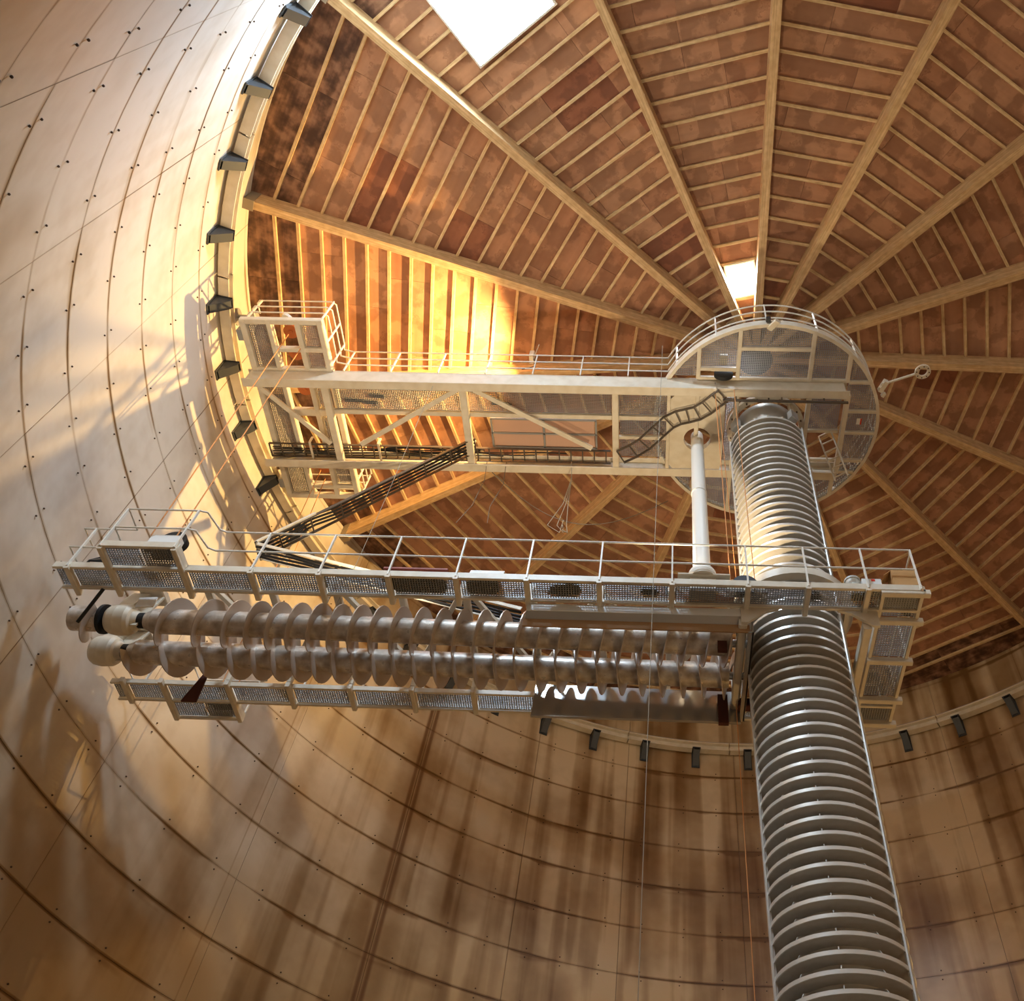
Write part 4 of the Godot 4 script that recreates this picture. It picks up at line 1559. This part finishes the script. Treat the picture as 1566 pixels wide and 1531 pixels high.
# ---------------------------------------------------------------- ropes and wires
func ropes_and_wires() -> void:
	var rl := [
		[Vector3(-12.83, 21.75, 2.35), Vector3(-12.55, 13.25, 2.35), 0.014, "left orange hoist rope from the near end of the carriage to the winch"],
		[Vector3(-12.46, 21.75, 2.10), Vector3(-12.05, 13.25, 2.35), 0.014, "right orange hoist rope from the near end of the carriage to the winch"],
		[Vector3(-12.86, 21.75, -2.05), Vector3(-12.52, 13.1, -2.2), 0.010, "left orange hoist rope from the far end of the carriage"],
		[Vector3(-12.79, 21.75, -2.36), Vector3(-12.2, 13.1, -2.3), 0.010, "right orange hoist rope from the far end of the carriage"],
		[Vector3(-1.45, 20.95, 1.30), Vector3(-1.38, 13.2, 1.30), 0.012, "orange rope hanging from the hook beside the white pipe"],
		[Vector3(-1.33, 20.9, 0.95), Vector3(-1.24, 13.2, 1.15), 0.009, "thin orange rope just left of the column, behind the one on the hook"],
		[Vector3(-0.97, 21.45, 1.40), Vector3(-0.92, 13.1, 1.42), 0.010, "yellow-orange rope hanging down in front of the column ribs"],
		[Vector3(-1.23, 12.0, -0.5), Vector3(-1.24, FLOOR_Y, -0.5), 0.009, "thin orange rope hanging below the screw frame beside the column"],
	]
	for r in rl:
		var m := MB.new()
		var a: Vector3 = r[0]
		var b: Vector3 = r[1]
		m.path([Vector3.ZERO, (b - a) * 0.5, b - a], r[2], 6)
		lone("rope", m, M.rope, r[3], "rope", a)
	var w := MB.new()
	w.path([Vector3(0, 22.3, 0), Vector3(0.0, 22.25, 0.55), Vector3(0, 21.9, 0.62), Vector3(-0.03, 13, 0.65), Vector3(-0.06, FLOOR_Y, 0.65)], 0.006, 6)
	lone("wire", w, M.wire, "long thin pale wire hanging straight from the bridge handrail past the walkway", "wire", Vector3(-2.87, 0, 1.43))
	var v := MB.new()
	v.path([Vector3(0, 21.0, 0), Vector3(0.01, 19.0, 0.0), Vector3(0.06, 16.5, 0.05), Vector3(0.02, 14, 0), Vector3(-0.04, 12.3, 0.0)], 0.006, 6)
	lone("wire", v, M.wire, "thin pale wire dangling from the bridge over the left half of the screws", "wire", Vector3(-8.92, 0, 1.32))
	var p := MB.new()
	for k in 3:
		p.path([Vector3(-5.35, 21.2, -1.15), Vector3(-5.3, 20.6, -1.3), Vector3(-5.42 + 0.06 * k, 19.5, -1.35 - 0.04 * k), Vector3(-5.75 + 0.25 * k, 18.6, -1.4), Vector3(-5.4 + 0.1 * k, 18.3, -1.4), Vector3(-5.35, 18.8 - 0.2 * k, -1.38)], 0.012, 5)
	lone("loose_wires", p, M.wire, "tangle of loose pale wires dangling below the middle of the bridge", "wire")
	for q in [[Vector3(-7.75, 21.2, -1.2), Vector3(-7.7, 20.4, -1.3), Vector3(-7.85, 19.3, -1.35), Vector3(-8.15, 18.6, -1.4)], [Vector3(-7.2, 21.2, -1.2), Vector3(-7.15, 20.2, -1.3), Vector3(-7.35, 19.2, -1.3), Vector3(-7.3, 18.5, -1.3)]]:
		var m := MB.new()
		m.path(q, 0.011, 5)
		lone("loose_wire", m, M.darkwire, "loose grey wire end hanging under the bridge left of the middle" if q[0].x < -7.5 else "loose grey wire end hanging under the bridge nearer the middle", "wire")
	var sg := MB.new()
	var sp := []
	for i in 24:
		var u := i / 23.0
		sp.append(Vector3(lerpf(-7.6, -2.6, u), 21.0 - 1.7 * sin(u * PI), lerpf(-1.45, -2.3, u)))
	sg.path(sp, 0.012, 5)
	lone("sagging_wire", sg, M.darkwire, "dark wire sagging in a shallow arc below the far girder", "wire")


# ---------------------------------------------------------------- small things
func small_things() -> void:
	# flood lamp hung under the roof, facing the wall
	var t := thing("flood_lamp", "white flood lamp hung under the roof above the bridge, shining at the wall", "lamp", Vector3(-6.65, 23.7, 0.79))
	var h := MB.new()
	h.box(Vector3(0.04, 0, 0), Vector3(0.02, 0.30, 0.24))
	for s in [-1.0, 1.0]:
		h.box(Vector3(-0.02, 0.15 * s, 0), Vector3(0.12, 0.015, 0.26))
		h.box(Vector3(-0.02, 0, 0.125 * s), Vector3(0.12, 0.30, 0.015))
	h.bar(Vector3(0.05, 0.10, 0), Vector3(0.10, 0.75, 0.02), 0.03, 0.02)
	part("housing", h, M.plastic_white, t)
	var c := MB.new()
	c.path([Vector3(0.05, -0.1, 0), Vector3(0.12, -0.5, -0.02), Vector3(0.10, -1.2, 0.3), Vector3(0.05, -2.2, 0.8)], 0.012, 5)
	part("lead", c, M.cable, t)
	var g := MB.new()
	g.box(Vector3(0.02, 0, 0), Vector3(0.01, 0.26, 0.20))
	var gm := mat(Color(1, 1, 1))
	gm.emission_enabled = true
	gm.emission = Color(1.0, 0.80, 0.50)
	gm.emission_energy_multiplier = 4.0
	part("lamp_glass", g, gm, t)
	var l := SpotLight3D.new()
	l.name = "flood_light"
	l.light_color = Color(1.0, 0.81, 0.50)
	l.light_energy = 150.0
	l.light_size = 0.06
	l.spot_range = 60.0
	l.spot_attenuation = 2.0
	l.spot_angle = 77.0
	l.spot_angle_attenuation = 0.9
	l.shadow_enabled = true
	t.add_child(l)
	l.transform = Transform3D(Basis(Vector3.UP, PI / 2) * Basis(Vector3.RIGHT, -0.16), Vector3(-0.10, 0, 0))
	# unseen lamps added on the cross girders to brighten column and bridge
	for q in [[Vector3(-2.55, FY + 0.60, 1.15), 27.0], [Vector3(-9.24, FY + 0.60, 0.9), 16.0]]:
		var d := thing("added_deck_lamp", "added upward fill lamp on a cross girder left of the white pipe" if q[1] > 20.0 else "added upward fill lamp on a cross girder over the left half of the screws", "lamp", q[0], "added upward fill lamps on the screw frame")
		var dm := MB.new()
		dm.bevel_box(Vector3(0, 0.03, 0), Vector3(0.24, 0.06, 0.18), 0.01)
		part("housing", dm, M.dark, d)
		var dg := MB.new()
		dg.box(Vector3(0, 0.065, 0), Vector3(0.20, 0.01, 0.14))
		var dgm := mat(Color(1, 1, 1))
		dgm.emission_enabled = true
		dgm.emission = Color(1.0, 0.90, 0.72)
		dgm.emission_energy_multiplier = 4.0
		part("lamp_glass", dg, dgm, d)
		var o := SpotLight3D.new()
		o.name = "added_deck_light"
		o.light_color = Color(1.0, 0.90, 0.74)
		o.light_energy = q[1]
		o.light_size = 0.08
		o.spot_range = 60.0
		o.spot_attenuation = 2.0
		o.spot_angle = 80.0
		o.spot_angle_attenuation = 0.6
		o.shadow_enabled = true
		d.add_child(o)
		o.transform = Transform3D(Basis(Vector3.RIGHT, PI / 2), Vector3(0, 0.12, 0))
	# winch boxes on the widened bays
	for s in [1.0, -1.0]:
		var w := thing("winch", "white winch box with a black wheel on the near walkway's widened bay" if s > 0 else "white winch box on the far walkway's widened bay", "winch", Vector3(-12.2, FY + 0.08, 2.15 * s))
		var b := MB.new()
		b.xf = Transform3D(Basis(), Vector3.ZERO)
		b.prism(PackedVector2Array([Vector2(-0.30, 0.0), Vector2(0.30, 0.0), Vector2(0.32, 0.06), Vector2(0.30, 0.30), Vector2(0.24, 0.36), Vector2(-0.22, 0.36), Vector2(-0.30, 0.28)]), 0.10, 0.24)
		part("cover", b, M.plastic_white, w)
		var k := MB.new()
		k.tube(Vector3(0.0, 0.42, -0.10), Vector3(0.0, 0.42, 0.06), 0.27, 28)
		k.tube(Vector3(0.0, 0.42, -0.14), Vector3(0.0, 0.42, 0.09), 0.06, 12)
		part("wheel", k, M.black, w)
		var e := MB.new()
		e.bevel_box(Vector3(0.0, 0.06, 0.0), Vector3(0.40, 0.12, 0.16), 0.01)
		part("base", e, M.dark, w)
	# hoses at the left end of the near walkway
	for k in 3:
		var m := MB.new()
		m.path([Vector3(-13.95, 12.95, 1.75), Vector3(-13.92, 13.15, 1.75), Vector3(-13.7, 13.32 - 0.07 * k, 1.72), Vector3(-13.42 + 0.05 * k, 13.25 - 0.08 * k, 1.70), Vector3(-13.1, 13.0, 1.66)], 0.025, 6)
		lone("hose", m, M.cable if k != 1 else M.darkwire, ["black looped hose at the wall end of the near walkway, topmost of three", "brownish looped hose at the wall end of the near walkway, middle of three", "black looped hose at the wall end of the near walkway, lowest of three"][k], "hose")
	var rod := MB.new()
	rod.tube(Vector3(-13.55, FY - 0.05, 1.40), Vector3(-13.95, FY - 0.55, 0.98), 0.035, 10)
	lone("rod", rod, M.black, "short black rod slanting down from the walkway's wall end to the screw stub", "rod")
	var wb := MB.new()
	wb.box(Vector3(-12.72, FY - 0.16, 1.18), Vector3(0.34, 0.26, 0.03), Basis(Vector3.BACK, 0.1))
	lone("end_shield", wb, M.plastic_white, "small white plate below the walkway beside the screw coupling", "plate")
	var rw := MB.new()
	rw.prism(PackedVector2Array([Vector2(-0.16, -0.36), Vector2(0.16, -0.36), Vector2(0.10, 0.36), Vector2(0.0, 0.36)]), -0.02, 0.02)
	lone("rusty_plate", rw, M.rust, "dark rust-brown plate hanging behind the rear screw near the wall", "plate", Vector3(-12.28, 12.40, -1.0))
	# things lying on the near walkway
	var y := FY + 0.085
	var rp := MB.new()
	rp.tube(Vector3(-8.05, FY + 0.21, 1.87), Vector3(-6.82, FY + 0.21, 1.87), 0.055, 14)
	lone("red_pipe", rp, M.redpipe, "dull red pipe lying on the near walkway", "pipe")
	var wp := MB.new()
	wp.box(Vector3(-6.12, y + 0.20, 1.74), Vector3(0.66, 0.40, 0.02), Basis(Vector3.RIGHT, -0.35))
	lone("white_board", wp, M.plastic_white, "flat white board leaning on the near walkway right of the red pipe", "board")
	for q in [[-7.4, 1.12, "long dark mat on the walkway grating under the red pipe"], [-6.15, 0.62, "square dark mat on the walkway grating under the white board"], [-4.6, 0.70, "dark irregular rag on the walkway grating above the front shield's left end"], [-2.98, 0.34, "small dark scrap on the walkway grating left of the white pipe"], [0.15, 0.24, "small dark scrap on the walkway grating in front of the column"], [1.02, 0.40, "dark scrap on the walkway grating before the corner with the boxes"]]:
		var m := MB.new()
		var n := 14
		var poly := PackedVector2Array()
		for k in n:
			var a := TAU * k / n
			var e := Vector2(cos(a), sin(a))
			var sq := minf(1.0 / maxf(absf(e.x), 1e-3), 1.0 / maxf(absf(e.y), 1e-3))
			var f := sq if q[1] > 0.6 and q[0] < -5.0 else lerpf(1.0, sq, 0.3) * rng.randf_range(0.8, 1.1)
			poly.append(Vector2(e.x * f * q[1] * 0.5, e.y * f * (0.18 if q[1] > 0.4 else 0.12)))
		m.xf = Transform3D(Basis(Vector3.RIGHT, PI / 2), Vector3(q[0], y, 1.62))
		m.prism(poly, -0.012, 0.0)
		lone("deck_mat", m, M.mat_dark, q[2], "mat")
	var cw := MB.new()
	cw.xf = Transform3D(Basis(Vector3.RIGHT, PI / 2), Vector3(1.76, y, 1.45))
	cw.prism(PackedVector2Array([Vector2(-0.30, 0.05), Vector2(0.05, 0.10), Vector2(0.1, -0.25), Vector2(0.28, -0.3), Vector2(0.28, 0.40), Vector2(-0.3, 0.42)]), -0.012, 0.0)
	lone("deck_mat", cw, M.mat_dark, "large dark mat under the cardboard box at the walkway corner", "mat")
	# cardboard box, white box and tub at the corner
	var cb := thing("cardboard_box", "open brown cardboard box on the walkway corner right of the column", "box", Vector3(1.86, y, 1.70))
	var b1 := MB.new()
	for s in [-1.0, 1.0]:
		b1.box(Vector3(0, 0.27, 0.14 * s), Vector3(0.46, 0.54, 0.012))
		b1.box(Vector3(0.23 * s, 0.27, 0), Vector3(0.012, 0.54, 0.27))
	b1.box(Vector3(0, 0.006, 0), Vector3(0.45, 0.012, 0.27))
	part("body", b1, M.card, cb)
	var b2 := MB.new()
	b2.box(Vector3(-0.31, 0.47, 0), Vector3(0.20, 0.01, 0.27), Basis(Vector3.BACK, 0.75))
	part("flap", b2, M.card, cb)
	var b4 := MB.new()
	b4.box(Vector3(0.0, 0.59, -0.18), Vector3(0.45, 0.01, 0.14), Basis(Vector3.RIGHT, 0.9))
	part("flap", b4, M.card, cb)
	var wx := thing("white_carton", "small white carton with a red mark beside the cardboard box", "box", Vector3(1.22, y, 1.72))
	var b3 := MB.new()
	b3.bevel_box(Vector3(0, 0.15, 0), Vector3(0.36, 0.30, 0.22), 0.01)
	part("body", b3, M.plastic_white, wx)
	var rm := MB.new()
	rm.box(Vector3(0.03, 0.25, 0.112), Vector3(0.07, 0.06, 0.004))
	part("red_mark", rm, M.red, wx)
	var tb := MB.new()
	tb.lathe([Vector2(0.0, 0.0), Vector2(0.11, 0.0), Vector2(0.14, 0.36), Vector2(0.155, 0.36), Vector2(0.155, 0.40), Vector2(0.0, 0.40)], 20)
	lone("tub", tb, M.bucket, "small translucent white tub left of the white carton", "tub", Vector3(0.90, y, 1.66))
	# rope pulley on the deck by the column
	var pu := thing("deck_pulley", "grey rope pulley between white cheek plates in front of the column", "pulley", Vector3(-1.15, y, 1.62))
	var pk := MB.new()
	pk.tube(Vector3(0, 0.25, -0.04), Vector3(0, 0.25, 0.04), 0.24, 28)
	part("wheel", pk, M.bracket, pu)
	var pc := MB.new()
	for z in [-0.08, 0.08]:
		pc.prism(PackedVector2Array([Vector2(-0.40, 0.0), Vector2(0.40, 0.0), Vector2(0.24, 0.20), Vector2(0.0, 0.26), Vector2(-0.24, 0.20)]), z - 0.012, z + 0.012)
	part("cheek_plate", pc, M.cream, pu)
	# things on the bridge
	var ds := thing("hoist_sheave", "black sheave under the platform above the orange ropes", "sheave", Vector3(-1.24, 21.38, 1.62))
	var dk := MB.new()
	dk.tube(Vector3(0, 0, -0.05), Vector3(0, 0, 0.05), 0.25, 28)
	part("wheel", dk, M.black, ds)
	var db := MB.new()
	db.box(Vector3(0.0, 0.12, 0.09), Vector3(0.66, 0.20, 0.02))
	part("guard", db, M.cream, ds)
	var hk := thing("rope_hook", "small round hook block hanging at the girder above the orange rope", "hook", Vector3(-1.45, 20.98, 1.40))
	var hm := MB.new()
	hm.xf = Transform3D(Basis(), Vector3.ZERO)
	hm.lathe([Vector2(0.0, -0.08), Vector2(0.05, -0.05), Vector2(0.06, 0.02), Vector2(0.03, 0.08), Vector2(0.0, 0.09)], 14)
	part("body", hm, M.cream, hk)
	var hs := MB.new()
	hs.path([Vector3(0, 0.08, 0), Vector3(0, 0.30, 0.02), Vector3(0, 0.42, 0)], 0.01, 5)
	part("shackle", hs, M.dark, hk)
	var fl := thing("platform_lamp", "pale lamp housing tilted outwards on the platform rim", "lamp", polar(3.12, -177.0, 21.52))
	var f1 := MB.new()
	f1.xf = Transform3D(Basis(Vector3.UP, 0.5) * Basis(Vector3.RIGHT, 0.5), Vector3(0.12, -0.12, -0.02))
	f1.bevel_box(Vector3(0, -0.04, 0.0), Vector3(0.16, 0.08, 0.42), 0.015)
	part("housing", f1, M.cream, fl)
	var f2 := MB.new()
	f2.box(Vector3(-0.02, 0.02, 0.03), Vector3(0.12, 0.14, 0.10))
	part("clamp", f2, M.dark, fl)
	var sg := MB.new()
	sg.box(Vector3(0, 0, 0), Vector3(0.13, 0.01, 0.19))
	var sgn := thing("warning_tag", "small white tag with a red stripe under the platform grating", "sign", Vector3(2.52, 21.42, 0.24))
	part("plate", sg, M.plastic_white, sgn)
	var sr := MB.new()
	sr.box(Vector3(0.05, -0.006, 0), Vector3(0.035, 0.004, 0.19))
	part("stripe", sr, M.red, sgn)
	for q in [[-10.6, 0.8, 0.45, "dark folded sheet on the bridge grating near the carriage"], [-11.05, 0.62, 0.9, "long dark slab on the bridge grating beside the carriage"], [-7.2, 0.62, 0.55, "dark rag on the bridge grating by the cross beam"]]:
		var m := MB.new()
		m.box(Vector3(q[0], 21.31, q[1]), Vector3(q[2], 0.02, 0.12), Basis(Vector3.UP, 0.1))
		lone("deck_sheet", m, M.mat_dark, q[3], "sheet")
	var so := MB.new()
	so.bevel_box(Vector3(-1.25, 21.56, 1.98), Vector3(0.22, 0.10, 0.26), 0.02)
	lone("junction_box", so, M.cream, "small pale junction box on the platform grating above the black sheave", "box")
	# small disc-shaped light on the near end of the carriage
	var sl := MB.new()
	sl.tube(Vector3(-12.75, 21.72, 2.80), Vector3(-12.72, 21.78, 2.82), 0.17, 24)
	sl.tube(Vector3(-12.76, 21.64, 2.80), Vector3(-12.75, 21.72, 2.80), 0.04, 10)
	lone("round_cover", sl, M.plastic_white, "round white cover on top of the carriage's near end", "cover")
	var pipe := MB.new()
	pipe.tube(Vector3(-12.9, 21.30, -1.55), Vector3(-11.9, 21.30, -1.55), 0.07, 14)
	lone("glass_tube", pipe, M.pipe, "pale tube under the carriage below the cable ladder", "tube")
